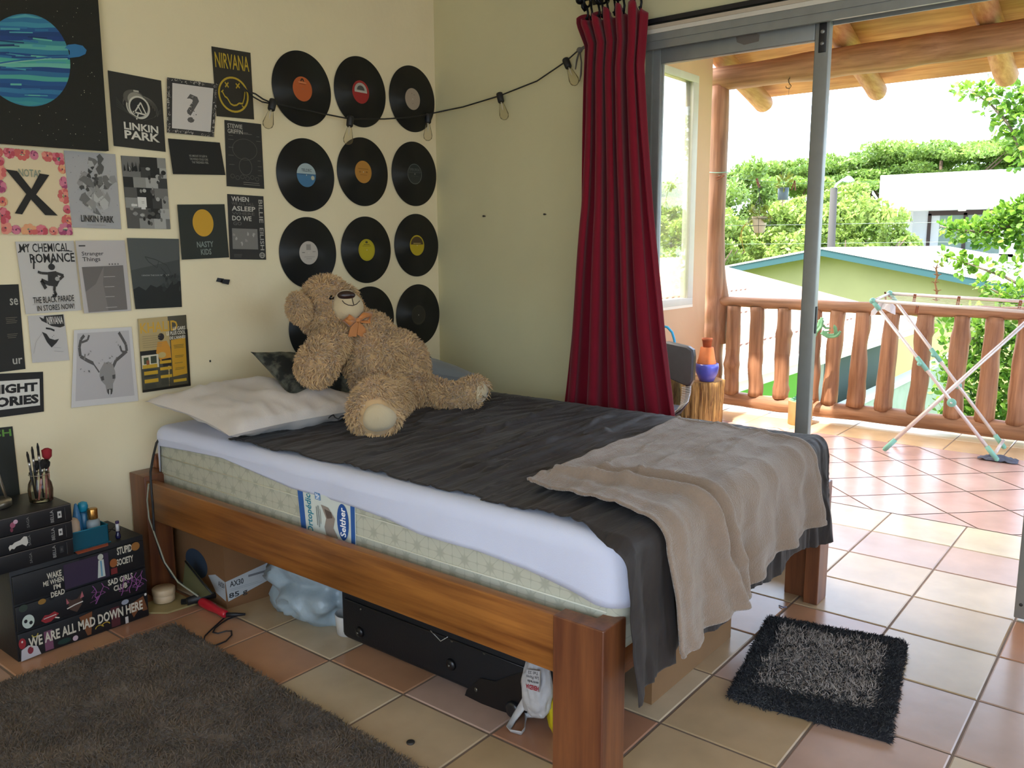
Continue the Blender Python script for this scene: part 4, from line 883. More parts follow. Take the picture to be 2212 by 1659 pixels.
def on_ray(px, py, mesh_o, off=.002):
    """first point of a mesh along the ray through a pixel"""
    from mathutils.bvhtree import BVHTree
    if mesh_o.name not in _bvh:
        _bvh[mesh_o.name] = BVHTree.FromPolygons([v.co[:] for v in mesh_o.data.vertices], [p.vertices[:] for p in mesh_o.data.polygons])
    d = (FW+RT*((px-1106)/CF)-UP*((py-829.5)/CF)).normalized(); h = _bvh[mesh_o.name].ray_cast(CAM, d)
    return h[0]-d*off if h[0] is not None else None
_bvh = {}
nosem = M('2a1614', .35, spec=.6)
np_ = on_ray(752, 645, muz) or B_(752, 645, -.46)
mb = MB(); mb.ball(np_+Vector((.004, .014, .012)), (.034, .02, .017), nosem, 3, Matrix.Rotation(-.6, 4, 'Z')); mb.build('nose', bear)
stitch = M('2a1c16', .8); mb = MB()
for pl_ in ([(760,641),(762,650),(764,658)], [(739,649),(744,655),(752,659),(762,660),(770,657),(777,650)]):
    q = [on_ray(*c, muz, .0015) for c in pl_]; q = [c for c in q if c]
    if len(q) > 1: mb.tube(q, .0017, stitch, 5)
mb.build('mouth_stitching', muz)
p = on_ray(716, 643, body, .004)
if p: mb = MB(); mb.ball(p, .010, M('120c0a', .15), 2); mb.build('eye', bear)
def pad(px, py, rx, ry, nm):
    mb = MB(); vs = []; n_ = 26; rings = [0, .35, .65, .88, 1.0]
    for k in rings:
        for j in range(n_):
            a = 2*PI*j/n_; rr = k*(1+.06*math.sin(a*3+1)); q = on_ray(px+rx*rr*math.cos(a), py+ry*rr*math.sin(a), body0, .014 if k < 1 else .004) 
            vs.append(q)
    good = [q for q in vs if q is not None]; 
    vs = [q if q is not None else min(good, key=lambda g_: 0) for q in vs]
    fs = [(i*n_+j, i*n_+(j+1) % n_, (i+1)*n_+(j+1) % n_, (i+1)*n_+j) for i in range(len(rings)-1) for j in range(n_)]
    mb.add(vs, fs, suede, True); return mb.build(nm, bear)
body0 = blob(lob, 'tmp_body', furm, .012, 6)
pad(819, 903, 37, 30, 'foot_pad'); pad(1041, 852, 14, 28, 'foot_pad')
bpy.data.objects.remove(body0)
ribb = M('b8702c', .5, var=.08, scale=20, sheen=.4)
bow = MB()
kn = on_ray(772, 693, body, .02) or B_(772, 693, -.46)
def bz(dx, dy, off=0): q = at('y', kn.y-off, 772+dx, 693+dy); return q
bow.ball(kn, (.013, .012, .012), ribb, 2)
for pts_, w_ in (([(0,0),(-18,-8),(-28,-2),(-16,6),(0,2)], .014), ([(0,0),(14,-12),(30,-14),(24,2),(2,2)], .016)):
    q = [bz(*c, .012*math.sin(i/4*PI)) for i, c in enumerate(pts_)]; bow.tube(q, [.006, .012, .013, .012, .006], ribb, 8, flat=.5)
for tail in ([(-2,2),(-14,14),(-20,34),(-2,34),(2,6)], [(3,2),(14,12),(24,28),(12,36),(0,30)]):
    q = [bz(*c, .016) for c in tail]; n0 = Vector((0,-.003,0)); bow.add(q+[p_-n0 for p_ in q], [(0,1,2,3,4), (9,8,7,6,5)]+[(i, (i+1) % 5, 5+(i+1) % 5, 5+i) for i in range(5)], ribb)
bow.build('ribbon_bow', bear)
# patterned dark cushion under the bear, grey-blue cushion behind it
cA, cE = at('y', -.26, 546, 760), at('y', -.50, 650, 880); cx_ = Vector((1, -.12, -.10)).normalized()
pillow('cushion', (cA+cE)/2+cx_*.19, cx_, cA-cE, cx_.cross(cA-cE)*-1, .20, (cA-cE).length/2, .05, camo, 'dark green mottled cushion propped under the left arm of the bear', cat='cushion', seed=9, wr=.008)
gp = M('7d8184', .85, var=.05, scale=6, bump=.1, bscale=180, sheen=.2)
pillow('cushion', (-.42, -.22, .70), (1, -.12, -.24), (0.1, 1, 0.0), (.22, .05, 1), .30, .20, .07, gp, 'grey blue cushion lying in the corner behind the bear', cat='cushion', seed=14, wr=.006)
# loop of black cord by the pillow, power cord over the bed corner
mb = MB(); hz = .652
mb.tube([at('z', hz, 708, 905)+Vector((0,0,0)), at('z', hz+.02, 714, 899), at('z', hz+.03, 720, 896), at('z', hz+.02, 724, 902), at('z', hz+.02, 731, 905), at('z', hz+.03, 737, 899), at('z', hz+.03, 742, 898), at('z', hz+.01, 748, 903)], .0022, blk, 6)
mb.build('thin_cable', label='thin black cable looping out between pillow and bear foot', cat='cord')
mb = MB()
q = [at('y', -.10, 368, 926), at('y', -.10, 352, 937), at('x', -1.60, 338, 957), at('x', -1.62, 331, 985), at('x', -1.66, 325, 1020), at('x', -1.67, 327, 1060), at('x', -1.67, 330, 1090), at('x', -1.665, 333, 1150), at('x', -1.66, 350, 1205), at('x', -1.60, 372, 1245), at('x', -1.58, 395, 1262), at('z', .03, 428, 1288)]
mb.tube(q, .0042, wire, 8)
mb.build('extension_cable', label='black power cable draped over the head corner of the bed', cat='cord')
mb = MB(); q = [at('x', -1.668, 321, 1045), at('x', -1.668, 318, 1080), at('x', -1.668, 322, 1120), at('x', -1.668, 336, 1160), at('x', -1.66, 356, 1215), at('x', -1.64, 385, 1258), at('x', -1.62, 428, 1288)]
mb.tube(q, .003, M('8c8a76', .5), 8); mb.build('pale_cord', label='thin pale cord hanging down the bed head post', cat='cord')
# ================================================================== clutter by the bed head
blkp = M('131316', .5, var=.2, scale=30, bump=.05, bscale=90); blkp2 = M('18181b', .42)
CXa, CXb, CYf, CZt = -2.165, -1.745, -.258, .292
ch = empty('drawer_chest', (-1.955, -.13, 0), 'small black chest of drawers painted with white slogans and little pictures', 'chest of drawers')
mb = MB(); mb.box((CXa, CYf+.008, 0), (CXb, -.005, CZt), blkp, .002); mb.build('body', ch)
fq = quadfn((CXa, CYf-.0012, CZt), (CXb, CYf-.0012, CZt), (CXb, CYf-.0012, 0), (CXa, CYf-.0012, 0), (0, -1, 0), .00025)
Wt = 'c4bba8'
def drawer(v0, v1, items):
    mb = MB(); z1 = CZt*(1-v0)-.002; z0 = CZt*(1-v1)+.002; mb.box((CXa+.004, CYf, z0), (CXb-.004, CYf+.02, z1), blkp, .0015)
    art(mb, fq, items, .6); return mb.build('drawer', ch)
def lightning(u, v, s):
    out = []; x, y = u, v
    pts = [(x, y)]
    for k in range(5): x += rp.uniform(-.02, .02); y += s/5; pts.append((x, y))
    out.append(('l', pts, .003, '8a4f86'))
    for k in (1, 2, 3): out.append(('l', [pts[k], (pts[k][0]+rp.choice([-.03, .03]), pts[k][1]+s*.14), (pts[k][0]+rp.choice([-.04, .04]), pts[k][1]+s*.25)], .0022, '8a4f86'))
    return out
notch = lambda u, v: [('c', u, v, .022, .028, '060607', 0, 180)]
drawer(.05, .37, notch(.50, .055)+notch(.83, .055)+[('r', .36, .08, .70, .36, '2e2036'), ('t', 'WAKE', .24, .12, .345, .19, Wt, 0, .03), ('t', 'ME WHEN', .21, .20, .355, .255, Wt, 0, .02), ('t', "I'M", .28, .265, .33, .32, Wt, 0, .03), ('t', 'DEAD', .255, .34, .355, .40, Wt, 0, .03),
   ('t', 'STUPID', .77, .055, .89, .145, Wt, 0, .03), ('t', 'SOCIETY', .76, .19, .895, .27, Wt, 0, .03), ('c', .92, .1, .035, .05, '8a5a24'), ('c', .735, .22, .03, .05, '8a4f20'), ('r', .71, .28, .76, .35, '6a1c1c'),
   ('p', [(.62,.14),(.66,.14),(.665,.34),(.605,.34)], 'b5b8ae'), ('r', .632, .15, .645, .33, '5f8aa0'), ('c', .638, .105, .022, .035, 'b0b0a0')])
drawer(.385, .67, notch(.26, .40)+[('c', .085, .58, .042, .075, 'b7c0b4'), ('c', .068, .57, .012, .02, '17171a'), ('c', .102, .60, .012, .02, '17171a'), ('p', [(.17,.62),(.2,.57),(.23,.58),(.27,.56),(.3,.6),(.24,.66),(.2,.66)], '8c2228'), ('l', [(.19,.61),(.28,.6)], .004, 'c8c0b4'), ('l', [(.27,.63),(.30,.65)], .006, 'cfc8bc'),
   ('p', [(.36,.46),(.40,.5),(.44,.5),(.48,.44),(.47,.58),(.43,.65),(.38,.6)], '4a3328'), ('p', [(.36,.46),(.38,.52),(.36,.53)], 'a55a60'), ('p', [(.48,.43),(.46,.51),(.49,.5)], 'a55a60'), ('l', [(.36,.58),(.42,.56),(.48,.55)], .006, 'c8c0b4'),
   ('t', 'SAD GIRLS', .68, .40, .88, .47, Wt, 0, .03), ('t', 'CLUB', .72, .49, .83, .555, Wt, 0, .03), ('c', .06, .42, .03, .04, '2f3a30'), ('c', .19, .41, .028, .03, '8a6428')]+sum([lightning(u, .41, .22) for u in (.56, .63, .80, .86, .91, .96)], []))
drawer(.685, .985, notch(.54, .69)+[('p', [(.01,.99),(.02,.87),(.07,.84),(.13,.88),(.15,.98)], 'b5b0b2'), ('c', .03, .80, .025, .06, '8c2028'), ('c', .03, .78, .006, .012, 'd0c8c0'), ('c', .08, .9, .02, .04, '7a2430'), ('o', .12, .74, .02, .03, .004, 'a8943c', 0, 180),
   ('r', .18, .75, .24, .97, '6e4258'), ('c', .32, .93, .05, .03, '143028'), ('c', .40, .94, .02, .03, 'b8a0a8'), ('p', [(.44,.72),(.54,.70),(.52,.96),(.49,.96)], '6e4020'), ('o', .585, .92, .03, .03, .004, 'b0902c', 180, 360), ('o', .635, .91, .03, .03, .004, 'b0902c', 180, 360),
   ('r', .68, .74, .75, .97, '4c1c20'), ('p', [(.82,.78),(.95,.72),(.98,.9),(.94,.9),(.92,.84),(.86,.94)], '6a3e20'), ('c', .80, .72, .03, .03, '8f929c'), ('r', .79, .9, .815, .98, 'c0b8b0'), ('c', .97, .71, .01, .016, 'c8c0b8'), ('t', 'WE ARE ALL MAD DOWN HERE', .07, .76, .94, .875, Wt, 0, .03)])
mb = MB(); fqt = quadfn((-1.972, -.25, CZt+.0008), (-1.868, -.262, CZt+.001), (-1.862, -.2, CZt+.001), (-1.95, -.2, CZt+.001), (0, 0, 1), .0003)
A_ = [at('z', CZt+.002, *q) for q in ((153, 1185), (232, 1168), (234, 1178), (168, 1197))]
fnq = quadfn(A_[0], A_[1], A_[2], A_[3], (0, 0, 1), .0003); sheet(mb, fnq, M('b0532e', .5), .001)
art(mb, fnq, [('l', [(.05+.12*i, .3+.3*(i % 2)), (.13+.12*i, .35+.3*(i % 2))], .02, '3a2018') for i in range(8)], .5)
mb.build('sticker', label='orange printed strip lying in front of the teal basket', cat='sticker')
# three black storage boxes stacked on the chest
zb = CZt+.001; hb = .0565
bx = [('KETTH', 'upper black box of the stack, jar of brushes standing on it'), ('KETTH', 'middle black box of the stack with a white chess piece picture'), ('KETTH', 'lowest black box of the stack, standing on the painted chest')]
for i in range(3):
    z1 = zb+hb*(3-i); z0 = z1-hb+.0012; xr = -1.974-.002*i
    e = MB(); e.box((-2.36, -.262, z0), (xr, -.03, z1), blkp2, .0015)
    f3 = quadfn((-2.19, -.2632, z1), (xr, -.2632, z1), (xr, -.2632, z0), (-2.19, -.2632, z0), (0, -1, 0), .00025)
    it = [('t', 'BELLA', .70, .15, .745, .85, '8f8c88', 90), ('r', .80, .3, .855, .68, 'b9b4ae' if i < 2 else '2a2a2c'), ('r', .815, .42, .84, .56, '4a4846'), ('r', .90, .15, .91, .85, '3c3a3a'), ('t', 'SAGA', .38, .2, .415, .8, '6f6c69', 90), ('r', .0, .015, 1, .035, '6b6157')]
    if i == 0: it += [('c', .2, .45, .035, .16, '8f4c60'), ('c', .24, .3, .03, .12, 'c09aa8'), ('c', .18, .7, .02, .12, '6c3040')]
    if i == 1: it += [('p', [(.12,.62),(.14,.5),(.17,.52),(.2,.42),(.28,.36),(.33,.2),(.37,.25),(.38,.6),(.35,.78),(.3,.62),(.22,.66),(.19,.78),(.16,.72),(.13,.82)], 'c0bab0')]
    art(e, f3, it, .5); e.build('storage_box', label=bx[i][1], cat='box', group='black boxes stacked on the chest')
zt = zb+3*hb
# round metal stand at the left edge
stl = M('a39b8e', .28, metal=.9); c0 = at('z', zt+.001, 0, 1097); c0 = Vector((c0.x-.012, c0.y+.03, zt))
ms = empty('mirror_stand', c0, 'round brushed metal stand with a slanted rod at the left edge', 'stand')
mb = MB(); mb.lathe([(.05, .0), (.055, .002), (.055, .018), (.052, .021), (.0, .0235)], c0, stl, 40); mb.build('base', ms)
mb = MB(); mb.tube([at('y', c0.y, 16, 1082), at('y', c0.y, 2, 1042), at('y', c0.y, -25, 960)], .0045, stl, 10); mb.build('rod', ms)
# glass jar with brushes
jc = at('z', zt+.001, 90, 1083); jg = glass_mat('jar_glass', 'f2f2e8', .1, .05)
jar = empty('glass_jar', jc, 'clear glass jar holding make-up brushes on the black boxes', 'jar')
mb = MB(); mb.lathe([(.026, 0), (.034, .004), (.036, .04), (.033, .06), (.026, .075), (.0255, .09), (.028, .092), (.028, .097), (.0255, .098)], jc, jg, 28); mb.build('jar_body', jar)
mb = MB(); mb.tube([jc+Vector((.029*math.cos(a), .029*math.sin(a), .09)) for a in [k*2*PI/20 for k in range(20)]], .0012, stl, 5, closed=True); mb.build('wire_rim', jar)
pnk = M('b0706a', .4); bris = M('16110f', .9)
for i, (bx_, by_, tx, ty, kind, lb) in enumerate([(78, 1085, 60, 985, 'thin', 'thin black-tipped make-up brush leaning left in the jar'), (82, 1085, 70, 975, 'thin', 'narrow dark brush upright at the back of the jar'), (78, 1088, 79, 1003, 'pink', 'pink handled brush with silver band at the front of the jar'), (84, 1088, 93, 1000, 'pink', 'pink handled brush leaning right in the jar, dark bristles'),
      (100, 1085, 100, 1000, 'pink', 'thick pink handled brush upright at the right of the jar'), (108, 1084, 101, 978, 'red', 'make-up brush with a large red head'), (94, 1083, 82, 968, 'thin', 'black spoolie brush rising over the pink ones')]):
    a = at('y', jc.y+.008*((i % 3)-1), bx_, by_-8); b_ = at('y', jc.y+.008*((i % 3)-1), tx, ty); d = b_-a
    br = empty('makeup_brush', a, lb, 'brush', 'brushes in the glass jar')
    mb = MB(); mb.tube([a, a+d*.5, a+d*.8], [.0028, .0042, .003], pnk if kind != 'thin' else blk, 8); mb.build('handle', br)
    mb = MB(); mb.tube([a+d*.72, a+d*.86], [.0036, .0042], M('b8b4b0', .3, metal=.8), 8); mb.build('ferrule', br)
    mb = MB(); rr = .0155 if kind == 'red' else (.004 if kind == 'thin' else .0115)
    mb.tube([a+d*.84, a+d*.92, a+d*(1.06 if kind == 'red' else 1.02), a+d*1.1], [.0042, rr*.9, rr, rr*.4], M('8c1822', .9) if kind == 'red' else bris, 10); mb.build('bristles', br)
# teal basket with bottles
teal = M('0b4f62', .35, trans=.0, alpha=.88, coat=.3)
bz0 = CZt+.001; q0 = at('z', bz0, 156, 1180); BXa, BXb = -1.972, -1.852; BYa, BYb = -.235, -.165; hB = .062
bk = empty('teal_basket', (-1.91, -.2, bz0), 'translucent teal plastic basket full of bottles on the chest', 'basket')
mb = MB(); t_ = .002
for a, b_ in (((BXa, BYa, bz0+.002), (BXb, BYa+t_, bz0+hB)), ((BXa, BYb-t_, bz0+.002), (BXb, BYb, bz0+hB)), ((BXa, BYa, bz0+.002), (BXa+t_, BYb, bz0+hB)), ((BXb-t_, BYa, bz0+.002), (BXb, BYb, bz0+hB)), ((BXa-.002, BYa-.004, bz0), (BXb+.004, BYb+.002, bz0+.004))): mb.box(a, b_, teal, 0)
mb.tube([(BXa, BYa, bz0+hB), (BXb, BYa, bz0+hB), (BXb, BYb, bz0+hB), (BXa, BYb, bz0+hB)], .0018, M('17728a', .3), 6, closed=True); mb.build('basket_body', bk)
def bottle(nm, lb, c, prof, mat, cap=None, capm=None, grp='bottles in the teal basket'):
    e = empty(nm, c, lb, 'bottle', grp); pz_ = lambda q: [(a*1.12, b_*1.28) for a, b_ in q]; mb = MB(); mb.lathe(pz_(prof), c, mat, 24); mb.build('body', e)
    if cap: mb = MB(); mb.lathe(pz_(cap), c, capm, 24); mb.build('cap', e)
z_ = bz0+.005
bottle('spray_bottle', 'amber spray bottle with yellow nozzle at the back of the basket', (-1.957, -.178, z_), [(.012, 0), (.013, .05), (.012, .058), (.007, .064)], M('a08a4c', .3, alpha=.8), [(.009, .064), (.009, .078), (.0065, .082), (.006, .096), (.003, .098)], M('b07c1c', .4))
bottle('cream_tube', 'tall light blue tube standing on its cap in the basket', (-1.927, -.185, z_), [(.012, 0), (.0135, .03), (.012, .07), (.004, .105), (.0015, .107)], M('3a76a8', .4, var=.25, scale=30))
bottle('lotion_bottle', 'bottle with a round turquoise cap behind the gold one', (-1.902, -.178, z_), [(.013, 0), (.013, .075), (.008, .08)], M('2a6488', .3), [(.010, .08), (.013, .084), (.014, .095), (.012, .103), (.005, .106)], M('1c86a8', .25))
bottle('perfume_bottle', 'clear bottle with a gold cylinder cap in the basket', (-1.885, -.205, z_), [(.018, 0), (.019, .05), (.017, .058), (.009, .062)], M('9fa7aa', .15, alpha=.6), [(.0135, .062), (.014, .064), (.014, .087), (.013, .089)], M('b98a4a', .25, metal=.9))
bottle('powder_jar', 'pale beige domed jar at the front left of the basket', (-1.952, -.213, z_), [(.017, 0), (.018, .04), (.017, .065), (.013, .074), (.006, .078)], M('b39c86', .5))
mb = MB()
e = empty('nail_polish', (-1.793, -.2, bz0), 'small dark blue bottle with white label and purple cap beside the basket', 'bottle')
mb.lathe([(.0065, 0), (.0085, .003), (.0085, .012), (.006, .018), (.0055, .03)], (-1.815, -.222, bz0), M('1a1a3c', .15), 20); mb.build('body', e)
mb = MB(); mb.lathe([(.0058, .026), (.0058, .052)], (-1.815, -.222, bz0), M('b8b4b4', .4), 20); mb.build('bottle_label', e)
mb = MB(); mb.lathe([(.006, .052), (.0062, .06), (.005, .061)], (-1.815, -.222, bz0), M('35204a', .4), 20); mb.build('cap', e)
# small dark watch-like strap and a clear lid behind the polish
mb = MB(); mb.tube([(-1.80+.022*math.cos(a), -.16+.012*math.sin(a), bz0+.012+.008*math.sin(a*2)) for a in [k*2*PI/20 for k in range(20)]], .0018, blk, 5, closed=True)
mb.build('black_loop', label='black wire loop behind the nail polish on the chest', cat='cord')
# ---- on the floor
wpale = wood_mat('pale_wood', 'b59a78', 'c4aa88', 'z', .55, fine=.4)
rc = at('z', .012, 353, 1306); rc = Vector((-1.70, -.19, 0)); rc = at('z', .009, 355, 1296)
rb = empty('round_wooden_box', rc, 'round pale wooden box with a lid on the floor beside the black chest', 'box')
mb = MB(); mb.lathe([(.036, 0), (.037, .001), (.037, .032)], rc, wpale, 40); mb.build('box_body', rb)
mb = MB(); mb.lathe([(.0385, .026), (.039, .027), (.039, .046), (.037, .048), (.0, .048)], rc, wpale, 40); mb.build('lid', rb)
brd = [at('z', .001, *q) for q in ((300, 1312), (380, 1282), (428, 1305), (362, 1326), (305, 1326))]
mb = MB(); th = Vector((0, 0, .006)); mb.add([p+th for p in brd]+brd, [(0,1,2,3,4), (9,8,7,6,5)]+[(i, (i+1) % 5, 5+(i+1) % 5, 5+i) for i in range(5)], M('9c8a5c', .5, var=.1)); mb.build('beige_board', label='flat beige board on the floor under the round wooden box', cat='board')
bd = [at('x', -1.60, 400, 1212), at('x', -1.60, 437, 1258), at('x', -1.60, 459, 1283), at('x', -1.60, 432, 1292), at('x', -1.60, 395, 1262)]
mb = MB(); off = Vector((.006, 0, 0)); mb.add([p for p in bd]+[p+off for p in bd], [(0,1,2,3,4), (9,8,7,6,5)]+[(i, (i+1) % 5, 5+(i+1) % 5, 5+i) for i in range(5)], M('5a5a3c', .35)); mb.tube([bd[0], bd[1], bd[2]], .0035, blk, 6)
for p in mb.v[:]: pass
mb.build('olive_folder', label='olive folder with a black edge leaning against the bed post', cat='folder')
# curling iron
ci = empty('curling_iron', at('z', .02, 470, 1315), 'hair tool with a red handle and black cord lying by the cardboard box', 'hair tool')
a, b_ = at('z', .022, 432, 1298), at('z', .020, 489, 1328); redp = M('b0202c', .35)
mb = MB(); d = b_-a; mb.tube([a, a+d*.1, a+d*.35, a+d*.7, a+d*.95, b_], [.010, .0165, .0165, .0125, .0135, .009], redp, 16); mb.build('handle', ci)
mb = MB(); mb.box((-.006, -.0015, -.004), (.006, .0015, .004), M('b9a8a0', .5), 0, Matrix.Translation(a+d*.55+Vector((-.004, -.012, .005)))); mb.build('switch', ci)
mb = MB(); c_ = at('z', .02, 530, 1327); mb.tube([b_, b_.lerp(c_, .4), c_], [.008, .0075, .004], blk, 10); mb.build('cord_sleeve', ci)
mb = MB(); g0 = at('z', .03, 470, 1284); mb.tube([at('z', .03, 404, 1300), at('z', .035, 440, 1288), g0], [.014, .016, .010], blk, 12); mb.tube([at('z', .016, 392, 1300), at('z', .018, 435, 1296)], [.010, .012], blk, 10); mb.build('barrel_clamp', ci)
mb = MB(); q = [at('z', .006, *c) for c in ((530,1326),(500,1333),(486,1340),(470,1352),(458,1362),(462,1370),(480,1366),(497,1360),(503,1366),(498,1378),(478,1392),(455,1396),(440,1391),(438,1380),(447,1368),(466,1352),(482,1336),(490,1330))]
mb.tube([q[0]]+[q[i].lerp(q[i+1], .5) for i in range(len(q)-1)]+[q[-1]], .0026, blk, 8); mb.build('power_cable', ci)
# cardboard box
card = M('7d5836', .8, var=.08, scale=6, bump=.05, bscale=60); cb = empty('cardboard_box', (-1.4, -.25, 0), 'brown cardboard box with a white AX30 85 g label under the bed', 'box')
P1 = Vector((-1.549, -.418, 0)); u1 = Vector((.30, -.04, 0)); u2 = Vector((.02, .36, 0)); H_ = .265
mb = MB(); top = Vector((0, 0, H_)); vs = [P1, P1+u1, P1+u1+u2, P1+u2]; mb.add(vs+[v+top for v in vs], [(3,2,1,0), (0,1,5,4), (1,2,6,5), (2,3,7,6), (3,0,4,7), (4,5,6,7)], card); mb.build('box_body', cb)
f_r = quadfn(P1+top, P1+u1+top, P1+u1, P1, Vector((-.13, -1, 0)).normalized(), .0004); f_l = quadfn(P1+u2+top, P1+top, P1, P1+u2, (-1, .05, 0), .0004)
mb = MB()
art(mb, lambda u, v, l=0: f_r(u, v, l+2), [('p', [(.0,.62),(.62,.50),(.64,.74),(.02,.90)], 'aeb2b4'), ('t', 'AX30', .05, .63, .22, .71, '2a2c30', 0, .02), ('t', '85 g', .03, .79, .26, .88, '2a2c30', 0, .02), ('r', .28, .61, .52, .64, '6b6c70'), ('r', .05, .735, .4, .74, '8f9296'), ('r', .05, .755, .45, .76, '8f9296')])
art(mb, lambda u, v, l=0: f_l(u, v, l+2), [('p', [(.68,.64),(.82,.58),(1,.62),(1,.89),(.82,.84)], 'aeb2b4'), ('t', 'AX30', .87, .645, .985, .72, '2a2c30', 0, .02), ('r', .85, .74, .97, .745, '8f9296')])
mb.build('shipping_label', cb)
mb = MB(); art(mb, lambda u, v, l=0: f_l(u, v, l+1), [('c', .45, .55, .22, .2, '2c3a4a')]); mb.build('printed_logo', cb)
# cream fabric bundle on top of the carton
mb = MB(); bc = P1+Vector((.12, .2, H_+.012)); mb.ball(bc, (.11, .13, .018), M('9fb0a8', .6, var=.1, bump=.4, bscale=30), 3); mb.build('plastic_wrap', label='pale blue plastic wrap poking out on top of the cardboard box', cat='plastic wrap')
# translucent bag
bagm = M('98a6ac', .35, var=.08, scale=14, bump=.5, bscale=22)
def bagfn(c, r, seed, sq=.25, mat=None, hgt=None, sub=4):
    mb = MB(); bm = bmesh.new(); bmesh.ops.create_icosphere(bm, subdivisions=sub, radius=1); vs = []
    for v in bm.verts:
        p = v.co.copy(); nn = 1+sq*(1-abs(vn((p.x*2+seed, p.y*2, p.z*2)))*2.2)*.5+.06*vn((p.x*6+seed, p.y*6, p.z*6)); p = Vector((p.x*r[0]*nn, p.y*r[1]*nn, p.z*r[2]*nn))
        p.z = max(p.z, -r[2]*.82); vs.append(p+Vector(c))
    fs = [[q.index for q in f.verts] for f in bm.faces]; bm.free(); mb.add(vs, fs, mat, True); return mb
pb = at('z', 0, 655, 1290); bagfn((-1.33, -.69, .105), (.15, .20, .135), 3, .55, bagm, sub=5).build('plastic_bag', label='pale translucent plastic bag between the cardboard box and suitcase', cat='bag')
mb = MB(); mb.lathe([(.03, 0), (.04, .004), (.046, .07), (.044, .072), (.038, .01)], (-1.405, -.90, .0), M('c9c6c0', .5), 28); mb.build('white_cup', label='white cup half hidden between plastic bag and suitcase', cat='cup')
# suitcase
sc = empty('suitcase', (-1.2, -1.28, 0), 'black wheeled suitcase lying flat under the bed', 'suitcase'); sm_ = M('0c0d12', .6, var=.1, scale=30, bump=.1, bscale=200); smp = M('101013', .35)
SX, SY0, SY1, SZ0, SZ1 = -1.462, -.925, -1.70, .014, .262
mb = MB(); mb.box((SX, SY1, SZ0), (SX+.52, SY0, SZ1), sm_, .022); mb.build('shell', sc)
mb = MB(); zz = .155
mb.tube([(SX-.001, SY0-.03, zz), (SX-.0015, SY1+.03, zz), (SX+.03, SY1-.001, zz), (SX+.4, SY1-.001, zz)], .003, smp, 6); mb.build('seam_piping', sc)
riv = M('6f6a60', .3, metal=.8)
for (x, y) in ((778, 1365), (975, 1435)):
    p = at('x', SX, x, y); mb = MB(); mb.lathe([(.0, .0), (.018, .001), (.015, .007), (.006, .010), (.0, .0105)][::-1], p, smp, 24, Matrix.Rotation(-PI/2, 4, 'Y')); ft = mb.build('stud_foot', sc); mb = MB(); mb.ball(p+Vector((-.010, 0, 0)), .0045, riv, 2); mb.build('rivet', ft)
for (x, y) in ((779, 1316), (976, 1384), (1046, 1410)): p = at('x', SX, x, y); mb = MB(); mb.ball(p, (.003, .005, .005), riv, 2); mb.build('rivet', sc)
pz = [at('x', SX-.004, *q) for q in ((1008, 1490), (1036, 1465), (1070, 1472), (1100, 1460), (1128, 1452), (1135, 1470), (1128, 1500), (1120, 1548), (1080, 1535), (1040, 1520), (1004, 1502))]
mb = MB(); n_ = len(pz); o2 = Vector((.008, 0, 0)); mb.add(pz+[p+o2 for p in pz], [tuple(range(n_)), tuple(reversed(range(n_, 2*n_)))]+[(i, (i+1) % n_, n_+(i+1) % n_, n_+i) for i in range(n_)], smp); g_ = mb.build('corner_guard', sc)
p = at('x', SX-.005, 1028, 1490); mb = MB(); mb.ball(p, (.003, .006, .007), riv, 2); mb.build('rivet', g_)
wc = at('x', SX-.008, 1108, 1512); mb = MB(); wr_ = .024; wc = Vector((SX-.006, wc.y, wr_+.001)); mb.lathe([(.006, -.011), (wr_*.8, -.010), (wr_, -.005), (wr_, .005), (wr_*.8, .010), (.006, .011)], wc, M('1b1b1e', .3), 28, Matrix.Rotation(PI/2, 4, 'Y')); mb.build('wheel', sc)
mb = MB(); wt2 = [at('x', SX-.003, *q) for q in ((930, 1362), (952, 1385), (967, 1376))]; mb.tube(wt2, .0014, M('b8b4ac', .5), 5); mb.build('white_thread', sc)
# shop bag with printed text, and yellow bag behind it
wb = M('b9b5b2', .5, var=.05, scale=10, bump=.4, bscale=35)
bcx = at('x', -1.49, 1160, 1488)
BG = bagfn(bcx, (.03, .042, .085), 8, .25, wb)
hs = [at('z', .008, *q) for q in ((1128, 1520), (1110, 1552), (1099, 1572), (1104, 1579), (1126, 1584), (1133, 1575), (1136, 1545), (1146, 1522))]
hs[0] = bcx+Vector((-.01, .03, -.04)); hs[-1] = bcx+Vector((-.015, -.02, -.05))
BG.tube(hs, [.014, .010, .008, .009, .009, .007, .008, .014], wb, 8, flat=.3)
bo = BG.build('shopping_bag', label='white shop bag with red and black print by the near bed leg', cat='bag')
cF = Vector((-1.523, -1.80, .07)); ftx = quadfn(at('x', -1.527, 1138, 1446), at('x', -1.527, 1166, 1450), at('x', -1.527, 1164, 1496), at('x', -1.527, 1136, 1488), (-1, 0, 0), .0003)
mb = MB(); sheet(mb, ftx, wb, .004); art(mb, ftx, [('t', 'Tel: 22', .1, .05, .9, .2, '3a3636', 180), ('t', 'Los Flores', .0, .27, .95, .43, '3a3636', 180), ('t', 'entrada', .1, .5, .95, .64, '3a3636', 180), ('t', 'HEREDIA', .0, .72, 1, .95, 'a0242c', 180, .04)]); mb.build('bag_print', bo)
yb_ = at('x', -1.46, 1206, 1492); bagfn((-1.44, yb_.y-.02, .062), (.055, .052, .07), 21, .2, M('c8b414', .45, bump=.3, bscale=30)).build('yellow_bag', label='yellow plastic package tucked behind the near bed leg', cat='bag')
